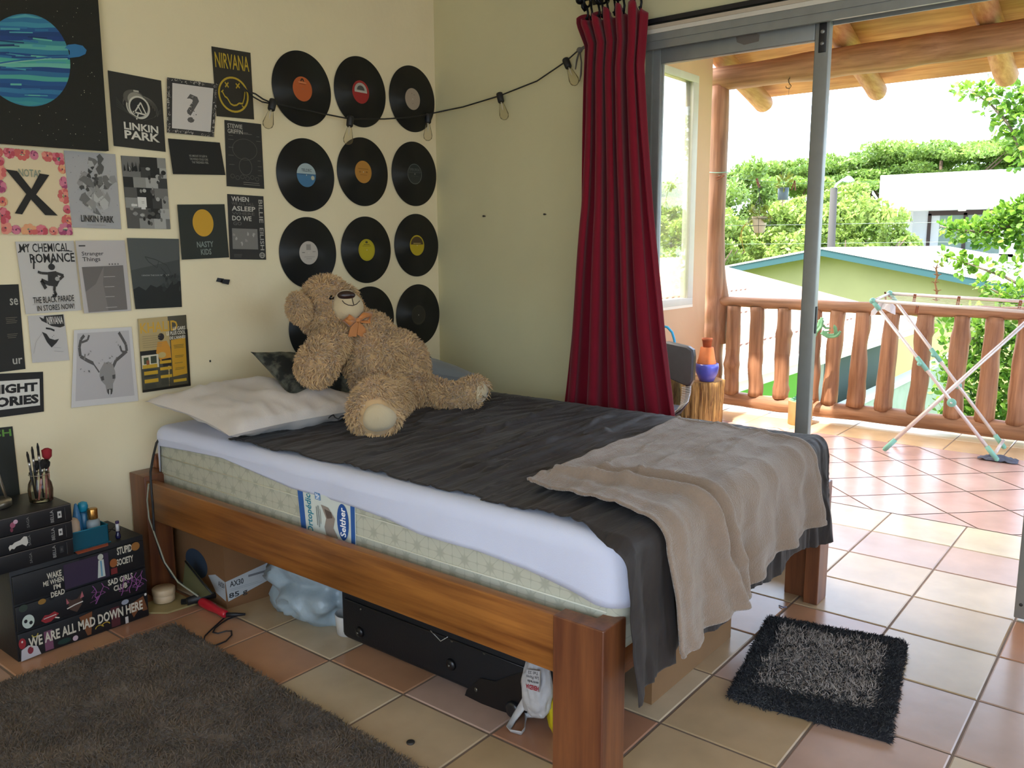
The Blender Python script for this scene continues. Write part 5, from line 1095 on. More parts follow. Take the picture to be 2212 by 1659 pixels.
# ---- rugs
shag = M('52463b', .95, var=.28, scale=7, bump=.3, bscale=160, sheen=.3, spec=.1, col2='6e5f50')
rp4 = [at('z', 0, 378, 1352), at('z', 0, 930, 1668), None, None]
A0 = Vector((-1.735, -.405, 0)); A1 = Vector((-1.79, -1.62, 0)); ax = (A1-A0); 
A1 = A0+ax*1.35; e_ = Vector((-1, .07, 0))*1.6
def rugfn(A, U, V, h, amp, nz):
    def f(u, v):
        p = A+U*u+V*v; eg = min(u, 1-u, v, 1-v); r_ = min(1, eg/.012) ; p.z = .001+h*r_**.5+amp*vn((p.x*nz, p.y*nz, 1))*r_
        if eg < .002: p += (U.normalized()*(.006 if u > .5 else -.006)+V.normalized()*(.006 if v > .5 else -.006))*vn((p.x*30, p.y*30, 3))*2
        return p
    return f
mb = MB(); mb.grid(rugfn(A0, ax*1.35, e_, .018, .006, 12), 150, 150, shag)
o = mb.build('shaggy_rug', label='large dark brown shaggy rug on the tiles at the lower left', cat='rug', recalc=False)
def upfix(o):
    if o.data.polygons[len(o.data.polygons)//2].normal.z < 0: o.data.flip_normals()
upfix(o); fur(o, shag, 80000, .014, .0015, down=Vector((0, 0, .3)), lie=.4, jit=1.1, clump=14, seed=4)
# bath mat: charcoal border, speckled grey middle
mc = [at('z', 0, 1660, 1338), at('z', 0, 1957, 1393), at('z', 0, 1920, 1607), at('z', 0, 1573, 1510)]
def matf(u, v):
    p = (mc[0]*(1-u)+mc[1]*u)*(1-v)+(mc[3]*(1-u)+mc[2]*u)*v; eg = min(u, 1-u, v, 1-v); p.z = .002+.014*min(1, eg/.04)**.5+.003*vn((p.x*22, p.y*22, 5)); return p
md_ = M('232327', .95, var=.2, scale=40, spec=.1, sheen=.3); ml = M('a0958c', .95, var=.2, scale=40, spec=.1, sheen=.3); mm_ = M('5c5552', .95, var=.2, scale=40, spec=.1, sheen=.3)
mb = MB(); mb.grid(matf, 90, 90, md_); o = mb.build('bath_mat', label='charcoal shaggy mat with a speckled grey centre on the tiles', cat='mat', recalc=False); upfix(o)
inv = None
def matuv(p):
    # inverse bilinear, approximate by two projections
    U = mc[1]-mc[0]; V = mc[3]-mc[0]; d = Vector((p[0], p[1], 0))-mc[0]; det = U.x*V.y-U.y*V.x
    return (d.x*V.y-d.y*V.x)/det, (U.x*d.y-U.y*d.x)/det
rs = np.random.RandomState(3)
def ring(p, band):
    u, v = matuv(p); eg = min(u, 1-u, v, 1-v)+rs.normal(0, .012); k = .13 if eg < .13 else eg
    pl_ = 0 if eg < .13 else min(1, (eg-.13)/.22); return pl_
def sel(lo, hi): 
    def f(p, q): k = ring(p, 0); return not (lo(k))
    return f
fur(o, md_, 26000, .014, .0016, down=Vector((0, -.2, .2)), lie=.5, jit=1.0, clump=18, seed=5, skip=lambda p, q: rs.rand() < ring(p, 0)*.7)
fur(o, ml, 34000, .014, .0013, down=Vector((0, -.2, .2)), lie=.5, jit=1.0, clump=18, seed=6, skip=lambda p, q: p[2] < .004 or rs.rand() > (.0 if ring(p, 0) == 0 else .45+.6*ring(p, 0)))
mb = MB(); mb.lathe([(.0105, 0), (.011, .001), (.011, .0035), (.0095, .0045), (0, .0045)], at('z', .0, 887, 1605), M('4c4a4a', .35, metal=.5), 24); mb.build('bottle_cap', label='small dark round cap lying on the tiles near the big rug', cat='cap')
mb = MB(); mb.tube([at('z', .003, 1683, 1308), at('z', .004, 1692, 1312), at('z', .003, 1699, 1311)], .0025, M('7a7890', .7), 6); mb.build('lint_scrap', label='tiny grey scrap lying on the floor between bed foot and mat', cat='scrap')
# ================================================================== balcony
peach = M('d0a884', .8, var=.04, scale=3, bump=.1, bscale=30)
WX0, WX1, WZ0, WZ1 = .75, at('y', -.1, 1503, 400).x, .825, 2.44
mb = MB()
for a, b_ in (((.12, -.1, -.1), (WX0, -.03, 3.2)), ((WX1, -.1, -.1), (2.83, -.03, 3.0)), ((WX0, -.1, -.1), (WX1, -.03, WZ0)), ((WX0, -.1, WZ1), (WX1, -.03, 3.2))): mb.box(a, b_, peach)
structure(mb, 'wall_balcony')
mb = MB(); f = .05
for a, b_ in (((WX0, -.103, WZ0+f), (WX0+f, -.04, WZ1-f)), ((WX1-f-.03, -.103, WZ0+f), (WX1, -.04, WZ1-f)), ((WX0, -.103, WZ0), (WX1, -.04, WZ0+f)), ((WX0, -.103, WZ1-f), (WX1, -.04, WZ1)), ((.96, -.098, WZ0+f), (1.0, -.04, WZ1-f))): mb.box(a, b_, aluw, .002)
mb.box((WX0, -.105, WZ0-.02), (WX1, -.04, WZ0), M('e8dcc8', .7))
wn = structure(mb, 'window_1')
mb = MB(); mb.box((WX0+f, -.090, WZ0+f), (WX1-f-.03, -.087, WZ1-f), glass_mat('window_glass', 'faf8ee', .01, .02)); mb.build('glass_pane', wn)
logm = wood_mat('peeled_log', '84563a', 'b2805e', 'z', .6, bump=.35, fine=.9); logy = wood_mat('peeled_log_y', '865a3e', 'b48462', 'y', .6, bump=.35, fine=.9)
logx = wood_mat('peeled_log_x', 'a8683e', 'cc9466', 'x', .6, bump=.3, fine=.8); plank = wood_mat('roof_plank', 'b06a40', 'd8986a', 'y', .7, bump=.3, fine=.5)
def log(mb, pts, r0, r1, mat, seed=0, seg=18, n=26, knots=(), wob=.006, rough_=.10):
    pts = [Vector(p) for p in pts]; out = []; rad = []
    tot = len(pts)-1
    for i in range(n+1):
        t = i/n*tot; k = min(int(t), tot-1); p = pts[k].lerp(pts[k+1], t-k)
        p = p+Vector((vn((i*.25, seed, 1)), vn((i*.25, seed, 5)), vn((i*.25, seed, 9))*.3))*wob*(0 if i in (0, n) else 1); out.append(p)
        rr = r0+(r1-r0)*i/n; kn = sum(a*math.exp(-((i/n-c)/.035)**2) for c, a in knots)
        rad.append((lambda an, rr=rr, i=i, kn=kn: rr*(1+rough_*vn((math.cos(an)*1.3+seed, math.sin(an)*1.3, i*.22))*1.6+kn*max(0, math.cos(an-seed*2))+kn*.4)))
    return mb.tube(out, rad, mat, seg)
mb = MB(); log(mb, [(3.0, -.075, -.02), (3.0, -.085, .6), (3.0, -.085, 1.0), (3.0, -.075, 2.42)], .094, .075, logm, 3, 20, 40, ((.35, .25),), .012); log(mb, [(3.02, -.14, .5), (3.02, -.155, .85), (3.01, -.10, 1.25), (3.0, -.09, 2.3)], .055, .03, logm, 6, 14, 20)
mb.build('corner_post', label='rough peeled tree trunk post at the end of the peach wall', cat='post')
rl = empty('railing', (3.0, -2.4, 0), 'rustic balcony railing of peeled logs with upright round balusters', 'railing')
mb = MB(); log(mb, [(3.0, -.12, .828), (3.0, -1.3, .822), (3.0, -2.4, .826), (3.0, -5.1, .82)], .037, .046, logy, 2, 18, 60, ((.25, .1), (.33, .12)), .012); mb.build('top_rail', rl)
mb = MB(); log(mb, [(3.0, -.13, .078), (3.0, -.9, .072), (3.0, -2.0, .08), (3.0, -5.1, .075)], .052, .062, logy, 5, 18, 60, ((.2, .12), (.3, .1)), .016); mb.build('bottom_rail', rl)
bys = [-.262, -.445, -.652, -.878, -1.04, -1.215, -1.405, -1.615, -1.832, -2.022, -2.195]+[-2.4-.2*i for i in range(13)]
kn_ = [((.35, .3),), ((.6, .05),), ((.72, .22), (.1, .2)), (), (), (), ((.05, .1),), ((.85, .22),), ((.80, .32),), (), ()]
for i, y in enumerate(bys):
    top = .795; mb = MB(); lean = [.0, -.01, .0, .0, .028, .02, .025, .02, .01, .015, .01][i] if i < 11 else 0
    log(mb, [(3.0, y+lean, .118), (3.0, y, top)], .056 if i < 4 else .058, .050, logm, 11+i*3.7, 16, 18, kn_[i] if i < 11 else (), .006, .13); mb.build('baluster', rl)
mb = MB(); log(mb, [(3.0, .05, 2.475), (3.0, -1.2, 2.49), (3.0, -2.2, 2.50), (3.0, -5.2, 2.50)], .088, .098, logy, 8, 20, 60, ((.22, .1), (.36, .14)), .014, .08); mb.build('roof_beam', label='thick horizontal peeled log beam carrying the balcony rafters', cat='beam')
sl = -.27
rf = [(-.07, 'nearest the corner post'), (-.97, 'in the middle, ending above the stile'), (-1.84, 'at the right, ending over the tree'), (-2.75, 'farthest from the corner post'), (-3.7, 'farthest right, outside the photo')]
for y, d in rf[:4]:
    mb = MB(); log(mb, [(.2, y, 2.665-sl*2.8), (3.93, y+.02, 2.665+sl*.93)], .078, .074, logx, 20-y*5, 18, 26, (), .01, .06); o = mb.build('rafter', label='round log rafter under the plank roof, '+d, cat='rafter', group='log rafters of the balcony roof'); o.modifiers.new('b', 'BEVEL').width = .012; o.modifiers['b'].limit_method = 'ANGLE'; o.modifiers['b'].segments = 3
pr_ = empty('plank_roof', (2, -2.4, 2.9), 'sloping plank ceiling of the balcony roof in warm orange wood', 'roof')
x = .16; i = 0
while x < 4.0:
    wd = [.27, .30, .26, .29][i % 4]; x1 = min(x+wd, 4.05); z0 = 2.742+sl*(x-3); z1 = 2.742+sl*(x1-3); e = .026 if i % 2 else 0
    for (ya, yb) in (((-5.2, .12),) if not (.3 < x < 1.5) else ((-5.2, -1.03), (-.26, .12))):  # unseen gap in the planks, shaped to drop a sun patch on the floor
        mb = MB(); mb.add([(x+.012, ya, z0+e), (x1-.012, ya, z1+e), (x1-.012, yb, z1+e), (x+.012, yb, z0+e), (x+.012, ya, z0+e+.022), (x1-.012, ya, z1+e+.022), (x1-.012, yb, z1+e+.022), (x+.012, yb, z0+e+.022)], [(0,1,2,3), (7,6,5,4), (0,4,5,1), (1,5,6,2), (2,6,7,3), (3,7,4,0)], plank); mb.build('roof_plank', pr_)
    x = x1; i += 1
mb = MB()
for ya, yb in ((-5.2, -1.03), (-.26, .12)): mb.add([(.16, ya, 2.83-sl*2.84), (4.05, ya, 2.82+sl*1.05), (4.05, yb, 2.82+sl*1.05), (.16, yb, 2.83-sl*2.84)], [(0,1,2,3)], M('5a3a26', .9))
mb.add([(1.6, -1.03, 2.83-sl*1.4), (4.05, -1.03, 2.82+sl*1.05), (4.05, -.26, 2.82+sl*1.05), (1.6, -.26, 2.83-sl*1.4)], [(0,1,2,3)], M('5a3a26', .9))
mb.build('roof_cover', pr_)
mb = MB(); mb.box((.0, -5.35, 2.9), (.16, .16, 3.56), wallp); structure(mb, 'wall_gable')
# hook in the beam
hk = M('5a4436', .5, metal=.5); mb = MB(); h0 = at('x', 2.92, 1703, 172); mb.tube([h0+Vector((.05, 0, .03)), h0, h0+Vector((0,-.004,-.02)), h0+Vector((0,-.022,-.045)), h0+Vector((0,-.012,-.062)), h0+Vector((0,.012,-.055)), h0+Vector((0,.016,-.042))], .003, hk, 8); mb.build('ceiling_hook', label='small rusty hook screwed into the underside of the log beam', cat='hook')
# clothes line with pins
CLX = 2.93; mb = MB(); cl = [at('x', CLX, *q) for q in ((1524, 374), (1562, 381), (1636, 391), (1717, 396), (1900, 392), (2230, 360))]; cl[0] = Vector((2.95, -.02, cl[0].z))
mb.tube(cl, .0013, M('9fd0c0', .5), 5); mb.tube([(3.0+.085*math.cos(a), -.08+.085*math.sin(a), cl[0].z+.004*math.sin(3*a)) for a in [k*2*PI/20 for k in range(20)]], .003, M('8fc8b4', .5), 5, closed=True)
mb.build('clothes_line', label='thin green nylon clothes line tied round the corner post', cat='clothes line')
pinm = M('8a4a2c', .6, var=.15, scale=60)
def pin(p, ang, lb, grp, open_=.12, ln=.07):
    e = MB(); 
    for s_ in (1, -1):
        R_ = Matrix.Translation(p) @ Matrix.Rotation(ang+s_*open_, 4, 'X'); e.box((-.004, -.0035+s_*.0045, -ln*.72), (.004, .0035+s_*.0045, ln*.28), pinm, 0, R_)
    e.tube([p+Vector((-.006, 0, .0)), p+Vector((.006, 0, 0))], .0035, M('9a9a98', .3, metal=.8), 6)
    return e.build('clothespin', label=lb, cat='clothespin', group=grp)
pin(at('x', CLX, 1560, 381), 1.3, 'brown clothespin lying over the clothes line beside the corner post', 'clothespins on the line'); pin(at('x', CLX, 1636, 391), -.35, 'single closed clothespin over the wire basket pot', 'clothespins on the line', .02); pin(at('x', CLX, 1716, 396), .1, 'open brown clothespin hanging next to the grey blue pot', 'clothespins on the line', .2)
# hanging pots
lf1 = leaf_mat('pot_leaf', '6e8a3a', 'a8b04a')
def leafset(mb, c, r, n, ln, mat, seed=0, droop=.4, flat=1.0, aim=None, wd=.32):
    rr = random.Random(seed)
    for _ in range(n):
        while True:
            d = Vector((rr.uniform(-1, 1), rr.uniform(-1, 1), rr.uniform(-1, 1)))
            if .05 < d.length < 1: break
        p = Vector(c)+Vector((d.x*r, d.y*r, d.z*r*flat)); t = (d.normalized()+Vector((rr.gauss(0, .5), rr.gauss(0, .5), rr.gauss(0, .5)-droop*.5+.2))).normalized()
        sd = t.cross(Vector((rr.gauss(0, 1), rr.gauss(0, 1), rr.gauss(0, 1)+1.5))).normalized(); L_ = ln*rr.uniform(.6, 1.2); w_ = L_*wd
        k = rr.random(); nn = t.cross(sd)*.12*L_
        mb.add([p, p+t*L_*.3+sd*w_*.8-nn*.3, p+t*L_*.65+sd*w_-nn*.0, p+t*L_+nn*-.6, p+t*L_*.65-sd*w_, p+t*L_*.3-sd*w_*.8-nn*.3], [(0,1,2,3), (0,3,4,5)], mat, False, (k, k, k))
hp = empty('hanging_pot', at('x', 2.9, 1640, 486), 'cream pot in a black wire basket hanging with trailing yellow stems', 'hanging pot')
c0 = at('x', 2.9, 1640, 503); mb = MB(); mb.lathe([(.032, 0), (.036, .002), (.056, .105), (.058, .118), (.052, .118), (.05, .1), (0, .098)], c0, M('d8cbb8', .7), 28); mb.build('pot', hp)
mb = MB(); bk_ = M('3a4038', .5)
for k in range(6):
    a = k*PI/3+.3; mb.tube([c0+Vector((.02*math.cos(a), .02*math.sin(a), -.012)), c0+Vector((.06*math.cos(a), .06*math.sin(a), .02)), c0+Vector((.085*math.cos(a), .085*math.sin(a), .075)), c0+Vector((.09*math.cos(a), .09*math.sin(a), .1))], .0018, bk_, 5)
for r_, z in ((.09, .1), (.075, .05)): mb.tube([c0+Vector((r_*math.cos(a), r_*math.sin(a), z)) for a in [k*2*PI/24 for k in range(24)]], .002, bk_, 5, closed=True)
mb.build('wire_basket', hp)
tp = at('x', 2.9, 1641, 425); mb = MB()
for k in range(3): a = k*2.09+.4; mb.tube([c0+Vector((.09*math.cos(a), .09*math.sin(a), .1)), tp], .0022, bk_, 5)
mb.tube([tp, at('x', 2.9, 1640, 412), at('x', 2.9, 1637, 404), at('x', 2.9, 1641, 400), at('x', 2.9, 1645, 405)], .0028, bk_, 6); mb.build('chain', hp)
mb = MB(); leafset(mb, c0+Vector((0, 0, .13)), .055, 60, .06, lf1, 3, .5)
for pts_ in ([(1628,475),(1612,482),(1601,500),(1604,530),(1609,545)], [(1626,480),(1606,488),(1598,515),(1600,520)], [(1640,500),(1634,508),(1637,512)]): mb.tube([at('x', 2.88, *q) for q in pts_], .003, M('b8a23c', .6), 5)
mb.build('trailing_plant', hp)
hp = empty('hanging_pot', at('x', 2.9, 1691, 420), 'small grey blue pot with a spiky plant hanging beside the door stile', 'hanging pot')
c0 = at('x', 2.9, 1691, 432); mb = MB(); mb.lathe([(.033, 0), (.035, .001), (.038, .085), (.035, .086), (.034, .07), (0, .07)], c0, M('6f8598', .5), 28); mb.build('pot', hp)
mb = MB(); mb.tube([c0+Vector((.0, .036, .085)), at('x', 2.9, 1694, 345)], .0012, bk_, 4); mb.tube([c0+Vector((.0, -.036, .085)), at('x', 2.9, 1694, 345)], .0012, bk_, 4); mb.tube([at('x', 2.9, 1694, 345), Vector((2.93, at('x', 2.9, 1694, 345).y, 2.42))], .001, bk_, 4); mb.build('hanging_wire', hp)
mb = MB(); leafset(mb, c0+Vector((0, 0, .115)), .04, 50, .05, lf1, 5, -.3, 1.3, wd=.2); mb.build('spiky_plant', hp)
mb = MB(); mb.tube([c0+Vector((0,0,0)), c0+Vector((0,.003,-.03)), c0+Vector((0,0,-.045))], .004, M('d8b8b0', .6), 5); mb.build('drip_string', hp)
# tree stump table with pots
stc = Vector((2.36, -.285, 0)); bark = wood_mat('split_stump', '5e3a1c', 'd8a860', 'z', .75, bump=.9, fine=2.4); endg = M('c99a62', .7, var=.15, scale=20)
mb = MB(); rr = [(lambda an, i=i: .178*(1+.10*vn((math.cos(an)*2.5, math.sin(an)*2.5, i*.1))+.09*vn((math.cos(an)*9, math.sin(an)*9, i*.2))-.05*max(0, 1-abs(vn((math.cos(an)*14, math.sin(an)*14, i*.15)))*6))) for i in range(9)]
mb.tube([stc+Vector((0, 0, .002+.31*i/8)) for i in range(9)], rr, bark, 120); o = mb.build('tree_stump', label='rough split tree stump used as a plant stand by the peach wall', cat='tree stump')
mb = MB(); vs = [stc+Vector((.172*(1+.10*vn((math.cos(a)*2.5, math.sin(a)*2.5, .8)))*math.cos(a), .172*(1+.10*vn((math.cos(a)*2.5, math.sin(a)*2.5, .8)))*math.sin(a), .3135)) for a in [k*2*PI/48 for k in range(48)]]; mb.add(vs, [tuple(range(48))], endg); mb.build('stump_top', o)
ptc = Vector((2.30, -.385, .315)); bluep = M('4a52b8', .3, var=.1, scale=20, coat=.3); terra = M('c06a38', .75, var=.12, scale=30); terr2 = M('a0502c', .75, var=.12, scale=30)
mb = MB(); mb.lathe([(.045, 0), (.05, .002), (.075, .06), (.082, .10), (.078, .125), (.068, .125), (.066, .11), (0, .11)], ptc, bluep, 36); mb.build('flower_pot', label='glossy blue glazed pot at the bottom of the pot pile on the stump', cat='pot', group='pots piled on the stump')
mb = MB(); c1 = ptc+Vector((-.002, .004, .1115)); mb.lathe([(.062, 0), (.066, .002), (.066, .022), (.063, .024), (.063, .036), (.060, .038), (.044, .128), (.0, .128)], c1, terra, 36); mb.build('flower_pot', label='upside down orange terracotta pot sitting in the blue pot', cat='pot', group='pots piled on the stump')
mb = MB(); c2 = c1+Vector((0, 0, .1285)); mb.lathe([(.026, 0), (.028, .002), (.034, .045), (.037, .046), (.037, .062), (.031, .062), (.029, .03), (0, .03)], c2, terr2, 32); mb.build('flower_pot', label='small red terracotta pot on top of the pile on the stump', cat='pot', group='pots piled on the stump')
# office chair seen behind the bed
oc = empty('office_chair', (1.62, -.62, 0), 'dark grey office chair with a ribbed back lever behind the curtain edge', 'chair'); grey = M('33373f', .6, var=.08, scale=20, bump=.1, bscale=150); blkpl = M('17171b', .4)
pa = [(1408,742),(1440,738),(1486,748),(1497,756),(1499,770),(1497,822),(1490,834),(1478,832),(1440,815),(1405,803)]
mb = MB(); a_ = [at('x', 1.60, *q) for q in pa]; b2 = [p+Vector((.03, 0, 0)) for p in a_]; n_ = len(a_); cen = sum(a_, Vector())/n_
fr_ = [p.lerp(cen, .08)+Vector((-.012, 0, 0)) for p in a_]; mb.add(fr_, [tuple(range(n_))], grey, True); mb.add(a_+fr_, [(i, (i+1) % n_, n_+(i+1) % n_, n_+i) for i in range(n_)], grey, True); mb.add(a_+b2, [(i, (i+1) % n_, n_+(i+1) % n_, n_+i) for i in range(n_)]+[tuple(range(n_, 2*n_))], blkpl, True); mb.build('backrest', oc)
q = [at('x', 1.63, *c) for c in ((1487, 828), (1486, 850), (1482, 870), (1470, 886), (1450, 897), (1425, 902))]
mb = MB(); mb.tube(q, .022, blkpl, 10, flat=.6); fine = []
for i in range(len(q)-1):
    for k in range(6): fine.append(q[i].lerp(q[i+1], k/6))
mb.build('back_lever', oc)
mb = MB()
for i, p in enumerate(fine[2:-4]): mb.box((-.004, -.030, -.0025), (.012, .030, .0025), M('c9cdd0', .4), 0, Matrix.Translation(p+Vector((-.02, .004, 0))) @ Matrix.Rotation(-.2-.9*i/len(fine), 4, 'X'))
mb.build('accordion_ribs', oc)
mb = MB(); mb.box((1.30, -.48, .17), (1.78, -.06, .235), grey, .03); mb.build('seat', oc)
mb = MB(); mb.tube([(1.54, -.28, .17), (1.54, -.28, .07)], .025, blkpl, 14)
for k in range(5): a = k*2*PI/5; mb.tube([(1.54, -.36, .075), (1.54+.2*math.cos(a), -.36+.2*math.sin(a), .05)], [.02, .014], blkpl, 8); mb.ball((1.54+.2*math.cos(a), -.36+.2*math.sin(a), .024), .023, blkpl, 2)
mb.build('star_base', oc)
# light blue watering can behind the chair
wcn = empty('watering_can', at('x', 2.05, 1425, 790), 'light blue watering can with a round handle behind the office chair', 'watering can'); lb = M('2ea6dc', .4)
cc = at('x', 2.05, 1418, 800); cc.z = .0; mb = MB(); zt_ = at('x', 2.05, 1418, 775).z
mb.lathe([(.09, 0), (.095, .01), (.09, zt_*.8), (.06, zt_), (.0, zt_)], cc, lb, 32); mb.build('can_body', wcn)
mb = MB(); mb.tube([at('x', 2.03, *q) for q in ((1418,712),(1430,704),(1442,707),(1452,718),(1457,735),(1458,750),(1452,768))], .009, lb, 10); mb.build('handle', wcn)
# planter with a winged cactus
pc = Vector((2.74, -.90, 0)); mb = MB(); e = empty('potted_cactus', pc, 'tall winged cactus in a tan cylinder pot against the railing', 'potted plant')
mb.lathe([(.078, 0), (.082, .003), (.083, .165), (.085, .17), (.076, .17), (.074, .14), (0, .14)], pc, M('c0a070', .6, var=.1, scale=20), 36); mb.build('pot', e)
cac = M('6a9a70', .5, var=.2, scale=25); mb = MB()
def stem(pts_, r_, n=22):
    pts_ = [at('x', 2.74, *q) if len(q) == 2 else Vector(q) for q in pts_]; out = []
    for i in range(n+1): t = i/n*(len(pts_)-1); k = min(int(t), len(pts_)-2); out.append(pts_[k].lerp(pts_[k+1], t-k))
    rad = [(lambda an, i=i: r_*(.45+.75*abs(math.cos(an*1.5))**2*(1-.28*(i % 2)))*(1 if i < n-1 else .5)) for i in range(n+1)]; mb.tube(out, rad, cac, 24)
stem([(1735, 868), (1738, 840), (1740, 800), (1744, 770), (1748, 742), (1755, 728)], .022, 34); stem([(1752, 738), (1762, 715), (1772, 704), (1776, 686)], .021, 16); stem([(1775, 718), (1790, 727), (1805, 726), (1816, 716)], .017, 14); stem([(1806, 722), (1805, 710), (1802, 702)], .012, 8); stem([(1774, 700), (1784, 709), (1794, 709)], .008, 8); stem([(1776, 718), (1794, 716)], .007, 8); stem([(1750, 868), (1752, 850), (1748, 800)], .015, 12)
mb.build('cactus', e)
mb = MB(); leafset(mb, pc+Vector((0, 0, .165)), .05, 40, .035, leaf_mat('succulent', '4f8a78', '8ab8a0'), 9, 0, .4); mb.build('small_plants', e)
# drying rack
dr = empty('drying_rack', (2.55, -1.9, 0), 'folding white tube laundry rack with mint green plastic joints', 'drying rack'); wt_ = M('d8ccc8', .35, metal=.2); mint = M('7fb8a8', .45)
XN, XF = 2.44, 2.74
NT = at('x', XN, 1885, 650); FT = at('x', XF, 1922, 634); NTr = at('x', XN, 2212, 683); FTr = at('x', XF, 2212, 663); NTr = NT+(NTr-NT)*2.0; FTr = FT+(FTr-FT)*2.1
NTr.z = NT.z-.06; FTr.z = FT.z-.05
NFo = at('z', .03, 2150, 988); FFo = at('z', .03, 2166, 962); CFo = at('z', .03, 1915, 967); CM = at('x', 2.40, 2032, 862); CT = CM+(CM-CFo)*1.55
r8 = .0105
mb = MB(); mb.tube([NT, NTr], r8, wt_, 12); mb.tube([FT, FTr], r8, wt_, 12); mb.tube([NT, FT], r8*.8, wt_, 10); mb.tube([NTr, FTr], r8*.8, wt_, 10); mb.build('top_frame', dr)
for nm, a, b_ in (('leg', NT, NFo), ('leg', FT, FFo), ('leg', CFo, CT)):
    mb = MB(); mb.tube([a, b_], r8, wt_, 12); lg = mb.build(nm, dr)
    if a is not CFo:
        m_ = a.lerp(b_, .42); d = (b_-a).normalized(); mb = MB(); mb.tube([m_-d*.05, m_+d*.05], r8*1.35, mint, 12); mb.ball(m_+Vector((-.012, .012, 0)), .014, mint, 2); mb.build('joint_sleeve', lg)
        mb = MB(); mb.tube([a, a+d*.07], r8*1.35, mint, 12); mb.ball(a, r8*1.9, mint, 2); mb.build('corner_joint', lg); mb = MB(); mb.tube([b_-d*.075, b_+d*.012], r8*1.35, mint, 12); mb.ball(b_+d*.012, r8*1.35, mint, 2); mb.build('foot_cap', lg)
    else:
        d = (b_-a).normalized(); mb = MB(); mb.tube([a-d*.015, a+d*.07], r8*1.4, mint, 12); mb.ball(a-d*.012, r8*1.4, mint, 2); mb.build('foot_cap', lg)
C2o = CFo+Vector((.26, .02, 0)); mb = MB(); mb.tube([C2o, C2o+(CT-CFo)], r8, wt_, 12); lg = mb.build('leg', dr)
mb = MB(); mb.tube([NFo+Vector((0,0,.03)), FFo+Vector((0,0,.03))], r8*.9, wt_, 10); mb.build('foot_bar', dr)
mb = MB(); mb.lathe([(.024, -.008), (.026, -.004), (.026, .004), (.024, .008)], NT.lerp(NFo, .665)+Vector((-.016, 0, 0)), mint, 24, Matrix.Rotation(PI/2, 4, 'Y')); mb.ball(NT.lerp(NFo, .665)+Vector((-.026, 0, 0)), .007, M('d8d4d0', .3, metal=.6), 2); mb.build('pivot_disc', dr)
mb = MB(); mb.lathe([(.02, -.008), (.022, .0), (.02, .008)], FT.lerp(FFo, .62), mint, 20, Matrix.Rotation(PI/2, 4, 'Y')); mb.build('pivot_disc', dr)
mb = MB()
for k in range(1, 6): a = NT.lerp(FT, k/6); b_ = NTr.lerp(FTr, k/6); mb.tube([a+Vector((0,0,-.006)), a.lerp(b_, .5)+Vector((0,0,-.012)), b_+Vector((0,0,-.006))], .0014, M('e8e4e0', .4), 4)
mb.build('drying_lines', dr)
for i, (px_, py_, X_) in enumerate(((1914, 636, 2.70), (1976, 641, 2.66), (2071, 646, 2.66), (2204, 655, 2.66), (1982, 662, 2.5))):
    pin(at('x', X_, px_, py_)+Vector((0, 0, .0)), .1 if i else -.5, ['clothespins bunched at the left end of the laundry rack', 'clothespin clipped on the far tube of the rack, leftmost of three', 'clothespin clipped on the far tube of the rack, middle one', 'clothespin clipped on the far tube of the rack near the photo edge', 'clothespin hanging below the near tube of the rack'][i], 'clothespins on the drying rack', .35 if i == 0 else .03, .06)
wc_ = M('dcd6d8', .8, bump=.4, bscale=30); mb = MB()
cp = [(1882,672),(1898,656),(1912,650),(1922,652),(1934,662),(1934,680),(1924,676),(1910,668),(1900,668),(1890,680),(1880,683)]
a_ = [at('x', 2.50+.015*(i % 3), *q) for i, q in enumerate(cp)]; b2 = [p+Vector((.012, .002, .003*(i % 2))) for i, p in enumerate(a_)]; n_ = len(a_); mb.add(a_+b2, [(0,1,9,10), (1,2,8,9), (2,3,7,8), (3,4,6,7), (4,5,6), (n_,n_+1,n_+9,n_+10), (n_+1,n_+2,n_+8,n_+9), (n_+2,n_+3,n_+7,n_+8), (n_+3,n_+4,n_+6,n_+7), (n_+4,n_+5,n_+6)]+[(i, (i+1) % n_, n_+(i+1) % n_, n_+i) for i in range(n_)], wc_)
mb.build('white_cloth', label='scrap of white cloth tied to the corner of the laundry rack', cat='cloth')
mb = MB(); rg2 = M('5f6374', .9, var=.15, scale=60); cpt = at('z', .0, 2156, 995)
mb.grid(lambda u, v: (cpt.x+.09*(v-.5)+.02*vn((u*3, v*3, 1)), cpt.y+.20*(.5-u)+.02*vn((u*3, v*3, 7)), .006+max(0, .022*math.sin(u*PI)*math.sin(v*PI)+.022*vn((u*5, v*5, 3)))), 34, 24, rg2); mb.build('floor_rag', label='crumpled grey checked rag on the tiles under the rack foot', cat='rag', solid=.004)
# dry plant stalk standing on the rail
mb = MB(); dry = M('9a7048', .8, var=.2, scale=60); q = [at('x', 3.0, *c) for c in ((2022, 650), (2024, 630), (2020, 612), (2025, 596), (2022, 580), (2026, 570))]; mb.tube(q, [.006, .008, .006, .008, .006, .003], dry, 7)
for i, p in enumerate(q[:-1]):
    for s_ in (1, -1): mb.tube([p, p+Vector((.0, s_*.02, .012)), p+Vector((0, s_*.026, .0+.01*i % .02))], [.004, .003, .001], dry, 5)
leafset(mb, q[-1], .012, 6, .035, lf1, 8, -.6); mb.build('dry_plant', label='dried brown plant stalk sticking up from the balcony rail', cat='plant')
# ================================================================== beyond the balcony
mb = MB(); mb.box((3.14, -60, -3.2), (120, 90, -3.0), M('5f7a3a', .9, var=.25, scale=.6)); mb.box((-20, .3, -3.2), (3.14, 90, -3.0), M('5f7a3a', .9, var=.25, scale=.6)); structure(mb, 'ground')
